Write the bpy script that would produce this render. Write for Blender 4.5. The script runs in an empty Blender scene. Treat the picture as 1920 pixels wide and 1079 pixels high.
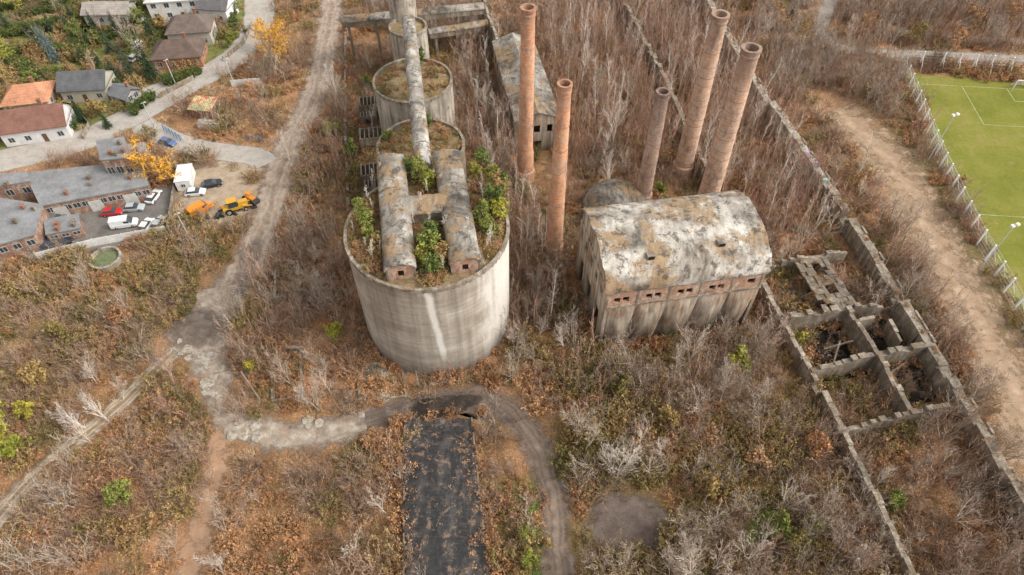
import bpy, math, random
import numpy as np
from mathutils import Vector, Matrix, Euler
R=random.Random(11); NR=np.random.default_rng(5)
rad=math.radians
sc=bpy.context.scene
COL=sc.collection
# ---------------------------------------------------------------- survey: photo bearings -> ground coordinates
CH=100.0; FP=1280.0; PT=rad(50)
def G(px,py,z=0.0):
    d=540-py; rz=-FP*math.sin(PT)+math.cos(PT)*d; ry=FP*math.cos(PT)+math.sin(PT)*d
    t=(z-CH)/rz
    return ((px-960)*t, ry*t, z)
def G2(px,py,z=0.0): return G(px,py,z)[:2]
AX=rad(9.7)   # direction of the factory axis
# ---------------------------------------------------------------- mesh helpers
class Fr:
    def __init__(s,x,y,z=0,a=0): s.o=(x,y,z); s.c=math.cos(a); s.s=math.sin(a); s.a=a
    def W(s,u,v,z=0): return (s.o[0]+u*s.c-v*s.s, s.o[1]+u*s.s+v*s.c, s.o[2]+z)
    def sub(s,u,v,z=0,a=0):
        p=s.W(u,v,z); return Fr(p[0],p[1],p[2],s.a+a)
class MB:
    def __init__(s): s.v=[];s.f=[];s.m=[]
    def add(s,vs,fs,mi=0):
        b=len(s.v); s.v.extend(vs)
        for f in fs: s.f.append([i+b for i in f]); s.m.append(mi)
    def join(s,o,off=(0,0,0),sc_=1.0):
        b=len(s.v); s.v.extend([(x*sc_+off[0],y*sc_+off[1],z*sc_+off[2]) for x,y,z in o.v])
        s.f.extend([[i+b for i in f] for f in o.f]); s.m.extend(o.m)
    def box(s,fr,u0,u1,v0,v1,z0,z1,mi=0,tp=0):
        vs=[fr.W(u0,v0,z0),fr.W(u1,v0,z0),fr.W(u1,v1,z0),fr.W(u0,v1,z0),
            fr.W(u0+tp,v0+tp,z1),fr.W(u1-tp,v0+tp,z1),fr.W(u1-tp,v1-tp,z1),fr.W(u0+tp,v1-tp,z1)]
        s.add(vs,[(3,2,1,0),(4,5,6,7),(0,1,5,4),(1,2,6,5),(2,3,7,6),(3,0,4,7)],mi)
    def prism(s,poly,z0,z1,mi=0,top=None):
        n=len(poly); vs=[(p[0],p[1],z0) for p in poly]+[(p[0],p[1],z1) for p in (top or poly)]
        s.add(vs,[list(range(n))[::-1],[n+i for i in range(n)]]+[(i,(i+1)%n,n+(i+1)%n,n+i) for i in range(n)],mi)
    def tube(s,pts,rs,n=6,mi=0):
        vs=[];L=len(pts)
        for i,p in enumerate(pts):
            a=Vector(pts[max(i-1,0)]); b=Vector(pts[min(i+1,L-1)]); d=(b-a)
            if d.length<1e-6: d=Vector((0,0,1))
            d.normalize(); x=d.orthogonal().normalized() if abs(d.z)<.99 else Vector((1,0,0)); y=d.cross(x)
            for k in range(n):
                t=2*math.pi*k/n; q=Vector(p)+(x*math.cos(t)+y*math.sin(t))*rs[i]; vs.append(tuple(q))
        fs=[(i*n+k,i*n+(k+1)%n,(i+1)*n+(k+1)%n,(i+1)*n+k) for i in range(L-1) for k in range(n)]
        fs.append(tuple(range(n))[::-1]); fs.append(tuple((L-1)*n+k for k in range(n)))
        s.add(vs,fs,mi)
    def lathe(s,fr,prof,n=64,mi=0,cap=False,jit=0):
        vs=[];L=len(prof)
        for r,z in prof:
            for k in range(n):
                t=2*math.pi*k/n; rr=r+(R.uniform(-jit,jit) if jit else 0); vs.append(fr.W(rr*math.cos(t),rr*math.sin(t),z))
        fs=[(i*n+k,i*n+(k+1)%n,(i+1)*n+(k+1)%n,(i+1)*n+k) for i in range(L-1) for k in range(n)]
        if cap: fs.append(tuple((L-1)*n+k for k in range(n)))
        s.add(vs,fs,mi)
    def wall(s,fr,a0,a1,z0,z1,t0,t1,ops=(),mi=0,mr=None):
        xs=sorted({a0,a1}|{o[0] for o in ops}|{o[1] for o in ops}); zs=sorted({z0,z1}|{o[2] for o in ops}|{o[3] for o in ops})
        def solid(i,j):
            if i<0 or j<0 or i>=len(xs)-1 or j>=len(zs)-1: return False
            x=(xs[i]+xs[i+1])/2; z=(zs[j]+zs[j+1])/2
            return not any(o[0]<x<o[1] and o[2]<z<o[3] for o in ops)
        for i in range(len(xs)-1):
            for j in range(len(zs)-1):
                if not solid(i,j): continue
                x0,x1,y0,y1=xs[i],xs[i+1],zs[j],zs[j+1]
                s.add([fr.W(x0,t0,y0),fr.W(x1,t0,y0),fr.W(x1,t0,y1),fr.W(x0,t0,y1)],[(0,1,2,3)],mi)
                s.add([fr.W(x0,t1,y0),fr.W(x1,t1,y0),fr.W(x1,t1,y1),fr.W(x0,t1,y1)],[(3,2,1,0)],mi)
                m2=mi if mr is None else mr
                if not solid(i-1,j): s.add([fr.W(x0,t0,y0),fr.W(x0,t0,y1),fr.W(x0,t1,y1),fr.W(x0,t1,y0)],[(0,1,2,3)],m2)
                if not solid(i+1,j): s.add([fr.W(x1,t0,y0),fr.W(x1,t1,y0),fr.W(x1,t1,y1),fr.W(x1,t0,y1)],[(0,1,2,3)],m2)
                if not solid(i,j-1): s.add([fr.W(x0,t0,y0),fr.W(x0,t1,y0),fr.W(x1,t1,y0),fr.W(x1,t0,y0)],[(0,1,2,3)],m2)
                if not solid(i,j+1): s.add([fr.W(x0,t0,y1),fr.W(x1,t0,y1),fr.W(x1,t1,y1),fr.W(x0,t1,y1)],[(0,1,2,3)],m2)
    def vault(s,fr,u0,u1,v0,v1,z,rise,th=.25,n=14,nu=1,mi=0,jit=0):
        c=(v0+v1)/2; h=(v1-v0)/2; vs=[]
        J=[[R.uniform(-jit,jit) for i in range(n+1)] for j in range(nu+1)]
        for j in range(nu+1):
            u=u0+(u1-u0)*j/nu
            for i in range(n+1):
                t=math.pi*i/n; vs.append(fr.W(u+J[j][i]*(2 if j in (0,nu) else 0),c-h*math.cos(t),z+rise*math.sin(t)+J[j][i]))
        for j in range(nu+1):
            u=u0+(u1-u0)*j/nu
            for i in range(n+1):
                t=math.pi*i/n; vs.append(fr.W(u,c-(h-th)*math.cos(t),z+(rise-th)*math.sin(t)))
        N=n+1; B=N*(nu+1); fs=[]
        for j in range(nu):
            for i in range(n):
                fs.append((j*N+i,j*N+i+1,(j+1)*N+i+1,(j+1)*N+i)[::-1]); fs.append((B+j*N+i,B+j*N+i+1,B+(j+1)*N+i+1,B+(j+1)*N+i))
            fs.append((j*N,(j+1)*N,B+(j+1)*N,B+j*N)); fs.append((j*N+n,(j+1)*N+n,B+(j+1)*N+n,B+j*N+n)[::-1])
        for j in (0,nu):
            for i in range(n): fs.append((j*N+i,j*N+i+1,B+j*N+i+1,B+j*N+i))
        s.add(vs,fs,mi)
    def quad(s,c,a,b,mi=0):
        c=Vector(c); s.add([tuple(c-a-b),tuple(c+a-b),tuple(c+a+b),tuple(c-a+b)],[(0,1,2,3)],mi)
    def blade(s,p,q,w0,w1,mi=0):
        p=Vector(p);q=Vector(q); d=q-p
        if d.length<1e-5: return
        x=d.cross(Vector((R.gauss(0,1),R.gauss(0,1),R.gauss(0,1))))
        if x.length<1e-5: return
        x.normalize()
        s.add([tuple(p-x*w0),tuple(p+x*w0),tuple(q+x*w1),tuple(q-x*w1)],[(0,1,2,3)],mi)
    def make(s,name,mats,parent=None,origin=None,smooth=False,link=True):
        o=(0,0,0)
        if parent is not None:
            o=ORG.get(parent.name,(0,0,0))
        elif origin is not None: o=origin
        me=bpy.data.meshes.new(name)
        vs=[(a-o[0],b-o[1],c-o[2]) for a,b,c in s.v]
        me.from_pydata(vs,[],s.f)
        if not isinstance(mats,(list,tuple)): mats=[mats]
        for m in mats: me.materials.append(m)
        me.polygons.foreach_set('material_index',s.m)
        if smooth: me.polygons.foreach_set('use_smooth',[True]*len(s.f))
        me.update()
        ob=bpy.data.objects.new(name,me)
        if link: COL.objects.link(ob)
        ORG[ob.name]=o
        if parent is not None: ob.parent=parent
        else: ob.location=o
        return ob
ORG={}
def tag(ob,label,cat=None,group=None):
    ob['label']=label
    if cat: ob['category']=cat
    if group: ob['group']=group
    return ob
def thing(name,label,cat,loc,group=None):
    e=bpy.data.objects.new(name,None); e.empty_display_size=.5; e.location=loc; COL.objects.link(e); ORG[e.name]=tuple(loc)
    return tag(e,label,cat,group)
def autosmooth(ob,ang=35):
    me=ob.data
    me.polygons.foreach_set('use_smooth',[True]*len(me.polygons))
    try: me.set_sharp_from_angle(angle=rad(ang))
    except Exception: pass
# ---------------------------------------------------------------- material helpers
class NT:
    def __init__(s,name,rough=.9,spec=.2):
        s.m=bpy.data.materials.new(name); s.m.use_nodes=True; s.t=s.m.node_tree; s.b=s.t.nodes['Principled BSDF']
        s.b.inputs['Roughness'].default_value=rough; s.b.inputs['Specular IOR Level'].default_value=spec
        g=s.t.nodes.new('ShaderNodeNewGeometry'); s.pos=g.outputs['Position']
    def put(s,sock,v):
        if hasattr(v,'is_output'): s.t.links.new(v,sock)
        else: sock.default_value=v if not isinstance(v,tuple) or len(v)!=3 or sock.type=='VECTOR' else (*v,1)
    def n(s,ty,**k):
        nd=s.t.nodes.new(ty)
        for a,b in k.items(): setattr(nd,a,b)
        return nd
    def mul(s,vec,sc):
        nd=s.n('ShaderNodeVectorMath',operation='MULTIPLY'); s.put(nd.inputs[0],vec); nd.inputs[1].default_value=sc; return nd.outputs[0]
    def noise(s,scale,detail=5,rough=.6,vec=None,st=None,dist=0):
        v=s.pos if vec is None else vec
        if st: v=s.mul(v,st)
        nd=s.n('ShaderNodeTexNoise'); s.put(nd.inputs['Vector'],v); nd.inputs['Scale'].default_value=scale; nd.inputs['Detail'].default_value=min(detail,5)
        nd.inputs['Roughness'].default_value=rough; nd.inputs['Distortion'].default_value=dist; return nd.outputs['Fac']
    def vor(s,scale,vec=None,out='Distance',feature='F1'):
        nd=s.n('ShaderNodeTexVoronoi',feature=feature); s.put(nd.inputs['Vector'],s.pos if vec is None else vec); nd.inputs['Scale'].default_value=scale; return nd.outputs[out]
    def ramp(s,fac,stops):
        nd=s.n('ShaderNodeValToRGB'); cr=nd.color_ramp
        while len(cr.elements)<len(stops): cr.elements.new(.5)
        for e,(p,c) in zip(cr.elements,stops):
            e.position=p; e.color=(*c,1) if isinstance(c,tuple) else (c,c,c,1)
        s.put(nd.inputs[0],fac); return nd.outputs[0]
    def mix(s,f,a,b,mode='MIX'):
        nd=s.n('ShaderNodeMix',data_type='RGBA',blend_type=mode); s.put(nd.inputs[0],f); s.put(nd.inputs[6],a); s.put(nd.inputs[7],b); return nd.outputs[2]
    def ma(s,op,a,b=0.0,c=None,clamp=False):
        nd=s.n('ShaderNodeMath',operation=op,use_clamp=clamp); s.put(nd.inputs[0],a); s.put(nd.inputs[1],b)
        if c is not None: s.put(nd.inputs[2],c)
        return nd.outputs[0]
    def sep(s,v):
        nd=s.n('ShaderNodeSeparateXYZ'); s.put(nd.inputs[0],v); return nd.outputs
    def done(s,col,bump=None,bs=.3,bd=.1,alpha=None):
        s.put(s.b.inputs['Base Color'],col)
        if bump is not None:
            b=s.n('ShaderNodeBump'); b.inputs['Strength'].default_value=bs; b.inputs['Distance'].default_value=bd
            s.put(b.inputs['Height'],bump); s.t.links.new(b.outputs[0],s.b.inputs['Normal'])
        if alpha is not None: s.put(s.b.inputs['Alpha'],alpha)
        return s.m
def simple(name,c1,c2=None,scale=1.5,rough=.85,var=.25,spec=.2,metal=0):
    t=NT(name,rough,spec); c2=c2 or tuple(x*(1-var) for x in c1)
    n=t.noise(scale,6,.65); col=t.ramp(n,[(.32,c2),(.68,c1)])
    f=t.noise(scale*9,3,.6); col=t.mix(.5,col,t.ramp(f,[(.3,.55),(.7,1.25)]),'MULTIPLY')
    t.b.inputs['Metallic'].default_value=metal
    return t.done(col)
def concrete(name,base,dark,scale=.35,moss=(.18,.125,.07),mossamt=.55,streak=True):
    t=NT(name,.92,.15)
    n=t.noise(scale,7,.65); col=t.ramp(n,[(.3,dark),(.5,tuple((a+b)/2 for a,b in zip(base,dark))),(.68,base)])
    if streak:
        s=t.noise(1.3,5,.6,st=(1,1,.09)); col=t.mix(.75,col,t.ramp(s,[(.35,.4),(.6,1.15)]),'MULTIPLY')
    f=t.noise(scale*2.2,6,.7,vec=t.mul(t.pos,(1,1,1.01))); col=t.mix(t.ramp(f,[(mossamt,0.),(mossamt+.1,.85)]),col,moss)
    h=t.noise(4,5,.7); col=t.mix(.5,col,t.ramp(h,[(.3,.6),(.7,1.3)]),'MULTIPLY')
    return t.done(col,h,.5,.1)
def brick(name,a,b,soot=False,zs=(0,1),mort=.4,plast=.6,pc_=.5):
    t=NT(name,.9,.15); x,y,z=t.sep(t.pos)
    n=t.noise(.5,6,.7,st=(1,1,.5)); col=t.ramp(n,[(.3,b),(.7,a)])
    st=t.noise(1.6,5,.7,st=(1.0,1.0,3.5)); col=t.mix(.75,col,t.ramp(st,[(.3,.45),(.68,1.45)]),'MULTIPLY')
    ln=t.ma('FRACT',t.ma('MULTIPLY',z,2.2)); col=t.mix(t.ma('MULTIPLY',t.ramp(ln,[(0.,1.),(.14,0.)]),mort),col,(.42,.38,.33))
    pa=t.noise(.9,6,.75,vec=t.mul(t.pos,(1.1,1,.7))); col=t.mix(t.ramp(pa,[(pc_-.03,0.),(pc_+.12,plast)]),col,(.54,.45,.37))
    dk=t.noise(.5,5,.75,vec=t.mul(t.pos,(1.,1.2,.35))); col=t.mix(t.ramp(dk,[(.52,0.),(.68,.7)]),col,(.14,.10,.08))
    if soot:
        g=t.ma('DIVIDE',t.ma('SUBTRACT',z,zs[0]),zs[1]-zs[0],clamp=True)
        g2=t.ma('MULTIPLY',g,t.noise(.8,5,.7)); col=t.mix(t.ma('MULTIPLY',g2,1.7,clamp=True),col,(.07,.055,.05))
    return t.done(col,st,.5,.1)
# ---- materials
m_conc=concrete('concrete_weathered',(.41,.355,.285),(.17,.14,.11),mossamt=.51)
m_concd=concrete('concrete_dark',(.33,.285,.235),(.12,.10,.08),mossamt=.49)
m_conclt=concrete('concrete_pale',(.51,.455,.38),(.26,.22,.175),mossamt=.56)
m_brick=brick('brick_old',(.40,.22,.14),(.25,.15,.10))
m_chim=brick('brick_chimney',(.61,.39,.26),(.44,.28,.20),True,(30,44),.2,.6)
m_chimo=brick('brick_chimney_orange',(.68,.335,.175),(.46,.25,.155),True,(32,46),.15,.55,.51)
m_chims=brick('brick_chimney_short',(.54,.36,.26),(.38,.25,.19),True,(18,31),.3)
m_soot=simple('soot',(.03,.027,.025))
m_band=simple('iron_band',(.33,.215,.155))
m_dark=simple('dark_void',(.02,.018,.016))
def silo_mat():
    t=NT('silo_concrete',.9,.15); x,y,z=t.sep(t.pos)
    n=t.noise(.12,5,.6,st=(1,1,1.6)); col=t.ramp(n,[(.3,(.29,.245,.195)),(.5,(.39,.34,.28)),(.7,(.50,.45,.38))])
    s=t.noise(.7,6,.6,st=(1.2,1.2,.05)); col=t.mix(.75,col,t.ramp(s,[(.3,.52),(.5,.95),(.7,1.22)]),'MULTIPLY')
    b=t.noise(2.4,4,.6,st=(.04,.04,1)); col=t.mix(.6,col,t.ramp(b,[(.3,.70),(.65,1.15)]),'MULTIPLY')
    pt=t.noise(.16,5,.7,vec=t.mul(t.pos,(1,1,.8))); col=t.mix(t.ramp(pt,[(.52,0.),(.66,.5)]),col,(.22,.18,.14))
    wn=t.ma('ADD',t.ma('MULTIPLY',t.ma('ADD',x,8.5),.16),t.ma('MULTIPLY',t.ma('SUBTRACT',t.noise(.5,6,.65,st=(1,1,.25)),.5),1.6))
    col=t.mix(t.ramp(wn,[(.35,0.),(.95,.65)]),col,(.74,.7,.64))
    dr=t.ma('ABSOLUTE',t.ma('ADD',t.ma('ADD',x,t.ma('ADD',10.9,t.ma('MULTIPLY',z,.075))),t.ma('MULTIPLY',t.ma('SUBTRACT',t.noise(.3,3,.5,st=(.1,.1,1)),.5),.8)))
    wd=t.ma('SUBTRACT',z,4.0); 
    m=t.ma('MULTIPLY',t.ramp(dr,[(.26,1.),(.75,0.)]),t.ramp(t.ma('MULTIPLY',wd,.1),[(.0,0.),(.3,.85)]))
    col=t.mix(m,col,(.78,.75,.69))
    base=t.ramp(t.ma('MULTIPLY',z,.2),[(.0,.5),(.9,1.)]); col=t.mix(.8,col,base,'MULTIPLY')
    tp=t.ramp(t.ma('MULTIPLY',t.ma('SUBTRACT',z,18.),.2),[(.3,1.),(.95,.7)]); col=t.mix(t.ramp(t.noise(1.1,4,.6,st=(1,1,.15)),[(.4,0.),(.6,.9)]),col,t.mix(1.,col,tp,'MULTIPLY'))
    h=t.noise(3,5,.7); col=t.mix(.4,col,t.ramp(h,[(.3,.7),(.7,1.2)]),'MULTIPLY')
    return t.done(col,h,.3,.08)
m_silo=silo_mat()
def vault_mat(name='vault_roof',br=1.0,moss=.50):
    t=NT(name,.92,.15)
    n=t.noise(.17,5,.68,dist=.6); col=t.ramp(n,[(.34,(.11*br,.098*br,.083*br)),(.43,(.25*br,.22*br,.185*br)),(.52,(.39*br,.355*br,.305*br)),(.64,(.57*br,.535*br,.48*br))])
    m=t.noise(.16,5,.72,vec=t.mul(t.pos,(1.2,1,1))); col=t.mix(t.ramp(m,[(moss,0.),(moss+.07,.82)]),col,(.31,.205,.11))
    d=t.noise(.6,5,.78); col=t.mix(t.ramp(d,[(.52,0.),(.60,.8)]),col,(.085,.07,.058))
    s=t.noise(1.6,4,.6,st=(1,.25,.25)); col=t.mix(.5,col,t.ramp(s,[(.35,.55),(.6,1.15)]),'MULTIPLY')
    h=t.noise(5,5,.7); col=t.mix(.5,col,t.ramp(h,[(.3,.6),(.7,1.3)]),'MULTIPLY')
    return t.done(col,h,.5,.1)
m_vault=vault_mat(); m_vault2=vault_mat('gallery_roof',.72,.49)
def soil_mat(name,cs):
    t=NT(name,.95,.1); n=t.noise(.5,7,.7); col=t.ramp(n,[(.32,cs[0]),(.5,cs[1]),(.68,cs[2])])
    h=t.noise(6,5,.75); col=t.mix(.7,col,t.ramp(h,[(.3,.4),(.7,1.5)]),'MULTIPLY'); return t.done(col,h,.8,.15)
m_soil=soil_mat('roof_soil',((.13,.115,.05),(.25,.18,.10),(.37,.275,.18)))
m_rubble=soil_mat('rubble',((.07,.06,.05),(.17,.135,.105),(.29,.24,.195)))
m_pit=soil_mat('pit_shade',((.01,.009,.008),(.022,.018,.015),(.06,.045,.034)))  # near-black floor colour, with the shade of deep pits painted in
# ---------------------------------------------------------------- world rasters for planting
X0,X1,Y0,Y1,RS=-175.,190.,18.,240.,.5
gx=np.arange(X0,X1,RS); gy=np.arange(Y0,Y1,RS); XX,YY=np.meshgrid(gx,gy)
def pmask(poly,X=XX,Y=YY):
    ins=np.zeros(X.shape,bool); n=len(poly)
    for i in range(n):
        x0,y0=poly[i][:2]; x1,y1=poly[(i+1)%n][:2]
        if y0==y1: continue
        c=((y0>Y)!=(y1>Y)); xi=(x1-x0)*(Y-y0)/(y1-y0)+x0
        ins^=(c&(X<xi))
    return ins
def pdist(path,X=XX,Y=YY):
    d=np.full(X.shape,1e9)
    for (ax,ay),(bx,by) in zip(path[:-1],path[1:]):
        vx,vy=bx-ax,by-ay; L=vx*vx+vy*vy+1e-9
        t=np.clip(((X-ax)*vx+(Y-ay)*vy)/L,0,1); d=np.minimum(d,np.hypot(X-ax-t*vx,Y-ay-t*vy))
    return d
block=np.zeros(XX.shape,bool)
def gp(pts,z=0): return [G2(a,b,z) for a,b in pts]
def smooth(path,n=6):
    P=[path[0]]+list(path)+[path[-1]]; out=[]
    for i in range(1,len(P)-2):
        p0,p1,p2,p3=[np.array(P[i+k]) for k in (-1,0,1,2)]
        for j in range(n):
            t=j/n; out.append(tuple(.5*((2*p1)+(-p0+p2)*t+(2*p0-5*p1+4*p2-p3)*t*t+(-p0+3*p1-3*p2+p3)*t**3)))
    out.append(tuple(path[-1])); return out
# ---------------------------------------------------------------- camera, world, light
cam=bpy.data.cameras.new('camera'); co=bpy.data.objects.new('camera',cam); COL.objects.link(co); sc.camera=co
co.location=(0,0,CH); co.rotation_euler=(rad(40),0,0); cam.sensor_width=36; cam.lens=24; cam.clip_end=6000; cam.clip_start=.5
w=bpy.data.worlds.new('World'); sc.world=w; w.use_nodes=True; wt=w.node_tree
sky=wt.nodes.new('ShaderNodeTexSky'); sky.sky_type='NISHITA'; sky.sun_disc=False; SE,SR=42,100
sky.sun_elevation=rad(SE); sky.sun_rotation=rad(SR); sky.air_density=1.2; sky.dust_density=4
hs=wt.nodes.new('ShaderNodeHueSaturation'); hs.inputs['Saturation'].default_value=.06; hs.inputs['Value'].default_value=1.8
wt.links.new(sky.outputs[0],hs.inputs['Color']); wt.links.new(hs.outputs[0],wt.nodes['Background'].inputs[0]); wt.nodes['Background'].inputs[1].default_value=.15
sl=bpy.data.lights.new('sun','SUN'); sl.energy=1.5; sl.angle=rad(18); sl.color=(1,.90,.74); so=bpy.data.objects.new('sun',sl); COL.objects.link(so)
sd=Vector((math.sin(rad(SR))*math.cos(rad(SE)),math.cos(rad(SR))*math.cos(rad(SE)),math.sin(rad(SE))))
so.rotation_euler=sd.to_track_quat('Z','Y').to_euler(); so.location=(60,0,150)
sc.view_settings.view_transform='Standard'; sc.view_settings.look='None'; sc.view_settings.exposure=0
# ---------------------------------------------------------------- roads
def road_mat(name,cs,ruts=None,edge=.18,scale=.5,rough=.9,rutc=(.5,.45,.38),litter=.6):
    t=NT(name,rough,.25); uv=t.n('ShaderNodeUVMap').outputs[0]; u,v,_=t.sep(uv)
    n=t.noise(scale,7,.7); col=t.ramp(n,[(.32,cs[0]),(.5,cs[1]),(.66,cs[2])])
    h=t.noise(5,5,.75); col=t.mix(.55,col,t.ramp(h,[(.3,.55),(.7,1.4)]),'MULTIPLY')
    if ruts:
        uu=t.ma('ADD',u,t.ma('MULTIPLY',t.ma('SUBTRACT',t.noise(.25,3,.5),.5),.25))
        for o_,wd in ((ruts,.09),(ruts*.45,.05)):
            d=t.ma('ABSOLUTE',t.ma('SUBTRACT',t.ma('ABSOLUTE',t.ma('SUBTRACT',uu,.5)),o_))
            r=t.ramp(d,[(.01,1.),(wd,0.)]); r=t.ma('MULTIPLY',r,t.ramp(t.noise(.6,5,.7),[(.3,.15),(.6,.9)]))
            col=t.mix(r,col,rutc)
    if edge>.1:
        col=t.mix(t.ramp(t.noise(.45,5,.75,vec=t.mul(t.pos,(1,1.1,1))),[(.52,0.),(.66,litter)]),col,(.28,.17,.10))
        w_=t.noise(.18,5,.75,vec=t.mul(t.pos,(1.1,1,1))); col=t.mix(t.ramp(w_,[(.53,0.),(.66,.6)]),col,(.13,.095,.073))
    e=t.ma('SUBTRACT',.5,t.ma('ABSOLUTE',t.ma('SUBTRACT',u,.5)))
    e=t.ma('ADD',e,t.ma('MULTIPLY',t.ma('SUBTRACT',t.noise(.4,5,.75),.5),edge*4.5))
    a=t.ramp(e,[(edge*.5,0.),(edge*.5+(.2 if edge>.1 else .06),1.)])
    return t.done(col,h,.4,.06,alpha=a)
ROADS=[]
def road(name,px,width,mat,z,clear=.5,halo=(1,.5)):
    path=smooth([G2(*p) for p in px],6); uvs=[]; L=0; n=len(path); w2=width/2
    vs=[]; us=(0,.25,.5,.75,1)
    for i,p in enumerate(path):
        a=np.array(path[max(i-1,0)]); b=np.array(path[min(i+1,n-1)]); d=(b-a)/ (np.linalg.norm(b-a)+1e-9); nx=np.array((-d[1],d[0]))
        if i: L+=np.linalg.norm(np.array(path[i])-np.array(path[i-1]))
        for u in us:
            q=np.array(p)+nx*(u-.5)*2*w2; vs.append((q[0],q[1],z)); uvs.append((u if 0<i<n-1 else -.25,L/10))
    k=len(us); fs=[(i*k+j,(i+1)*k+j,(i+1)*k+j+1,i*k+j+1) for i in range(n-1) for j in range(k-1)]
    me=bpy.data.meshes.new(name); me.from_pydata(vs,[],[f[::-1] for f in fs]); uvl=me.uv_layers.new(name='UVMap')
    for lo in me.loops: uvl.data[lo.index].uv=uvs[lo.vertex_index]
    me.materials.append(mat); ob=bpy.data.objects.new(name,me); COL.objects.link(ob); ob['kind']='structure'
    global block
    block|=pdist(path)<w2*clear*2
    ROADS.append((path,w2,halo)); return path
def patch(name,px,z,cs,rough=.9,blk=False,soft=(.1,.35),amp=1.0,bump=True):
    t=NT(name,rough,.4 if rough<.3 else .15); uv=t.n('ShaderNodeUVMap').outputs[0]; u,v,_=t.sep(uv)
    col=t.ramp(t.noise(.5,5,.7),[(.32,cs[0]),(.5,cs[1]),(.66,cs[2])]); h=t.noise(4,5,.75); col=t.mix(.5,col,t.ramp(h,[(.3,.55),(.7,1.4)]),'MULTIPLY')
    e=t.ma('ADD',u,t.ma('MULTIPLY',t.ma('SUBTRACT',t.noise(.5,5,.7),.5),amp)); a=t.ramp(e,[(soft[0],0.),(soft[1],1.)])
    m=t.done(col,h if bump else None,.3,.05,alpha=a)
    P=smooth(gp(px)+gp(px[:1]),4)[:-1]; c=np.mean(P,0); N=len(P); rings=[1,.66,.33]; vs=[];uvs=[]
    for r in rings:
        for p in P: vs.append((c[0]+(p[0]-c[0])*r*1.1,c[1]+(p[1]-c[1])*r*1.1,z)); uvs.append((1-r,0))
    vs.append((c[0],c[1],z)); uvs.append((1,0)); fs=[(i*N+k,i*N+(k+1)%N,(i+1)*N+(k+1)%N,(i+1)*N+k) for i in range(2) for k in range(N)]+[(2*N+k,2*N+(k+1)%N,3*N) for k in range(N)]
    me=bpy.data.meshes.new(name); me.from_pydata(vs,[],fs); uvl=me.uv_layers.new(name='UVMap')
    for lo in me.loops: uvl.data[lo.index].uv=uvs[lo.vertex_index]
    me.materials.append(m); ob=bpy.data.objects.new(name,me); COL.objects.link(ob); ob['kind']='structure'
    global block
    if blk: block|=pmask(P)
r_asph=road_mat('asphalt_road',((.30,.27,.235),(.37,.335,.295),(.42,.385,.34)),edge=.03)
r_dirt=road_mat('dirt_road',((.19,.14,.105),(.275,.21,.16),(.355,.29,.23)),ruts=.2,edge=.17,rutc=(.41,.34,.275),litter=.6)
r_dark=road_mat('wet_gravel_track',((.14,.108,.084),(.21,.16,.125),(.28,.22,.175)),ruts=.2,edge=.18,rutc=(.10,.078,.064),litter=.5)
r_conc=road_mat('broken_concrete_road',((.20,.155,.12),(.30,.245,.195),(.44,.39,.325)),edge=.17,scale=.6,litter=.7)
r_sand=road_mat('sandy_strip',((.27,.18,.115),(.36,.25,.165),(.45,.335,.235)),ruts=.16,edge=.34,rutc=(.27,.19,.12),litter=.7)
r_path=road_mat('leafy_path',((.27,.155,.095),(.36,.215,.13),(.43,.28,.18)),ruts=.22,edge=.3,rutc=(.35,.23,.15))
r_track=road_mat('grassy_track',((.17,.125,.07),(.23,.17,.10),(.29,.22,.15)),ruts=.2,edge=.26,rutc=(.50,.42,.34),litter=.75)
r_old=road_mat('old_asphalt',((.25,.21,.18),(.32,.28,.24),(.38,.34,.29)),edge=.11,litter=.3)
road('asphalt_road',[(-140,335),(-60,318),(0,303),(80,285),(160,262),(230,228),(290,195),(350,160),(410,128),(455,95),(480,55),(487,20),(482,-30),(470,-80)],9.4,r_asph,.034)
road('driveway_road',[(250,225),(262,232),(320,262),(370,278),(430,287),(480,295),(500,310)],6.5,r_asph,.028)
road('side_road',[(270,175),(330,150),(390,140),(430,125)],4,r_asph,.024)
road('dirt_road',[(640,-60),(625,-10),(612,80),(598,150),(570,220),(535,290),(512,370),(485,450),(440,530),(385,595),(325,650)],11,r_dirt,.016,.38,(3,.4))
road('gravel_track',[(480,825),(600,810),(660,797),(720,780),(790,766),(860,752),(915,752),(960,775),(1000,825),(1030,900),(1042,990),(1048,1120)],7,r_dark,.016,.42,(2,.25))
road('concrete_road',[(325,640),(385,650),(405,700),(412,760),(440,795),(500,812),(560,818),(620,811),(690,790)],7.5,r_conc,.022,.4,(2.5,.3))
road('concrete_path',[(402,535),(392,620),(395,710)],11,r_conc,.019,.38,(2,.3))
road('grassy_track',[(-60,1040),(0,965),(60,900),(130,840),(190,790),(250,735),(345,640)],6,r_track,.008,.46,(1.5,.2))
road('leafy_path',[(412,790),(410,860),(390,930),(370,1000),(345,1110)],7,r_path,.012,.42,(1,.2))
road('sandy_strip',[(1560,200),(1640,270),(1690,340),(1735,420),(1790,520),(1855,640),(1930,780),(2010,930)],22,r_sand,.012,.30,(4,.4))
road('estate_road',[(1575,-40),(1560,0),(1540,45),(1560,85),(1640,100),(1760,104),(1940,112),(2100,120)],6.2,r_old,.02,.5)
road('estate_lane',[(1680,58),(1780,70),(1960,80)],4,r_old,.014,.45)
patch('mud_patch',[(300,610),(340,575),(400,575),(430,600),(420,640),(350,660),(310,645)],.028,((.11,.082,.066),(.155,.12,.098),(.22,.175,.145)),soft=(.1,.6))
patch('mud_patch',[(440,470),(480,440),(500,450),(480,520),(440,560)],.027,((.12,.09,.072),(.17,.13,.105),(.22,.175,.145)),soft=(.15,.7))
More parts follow.
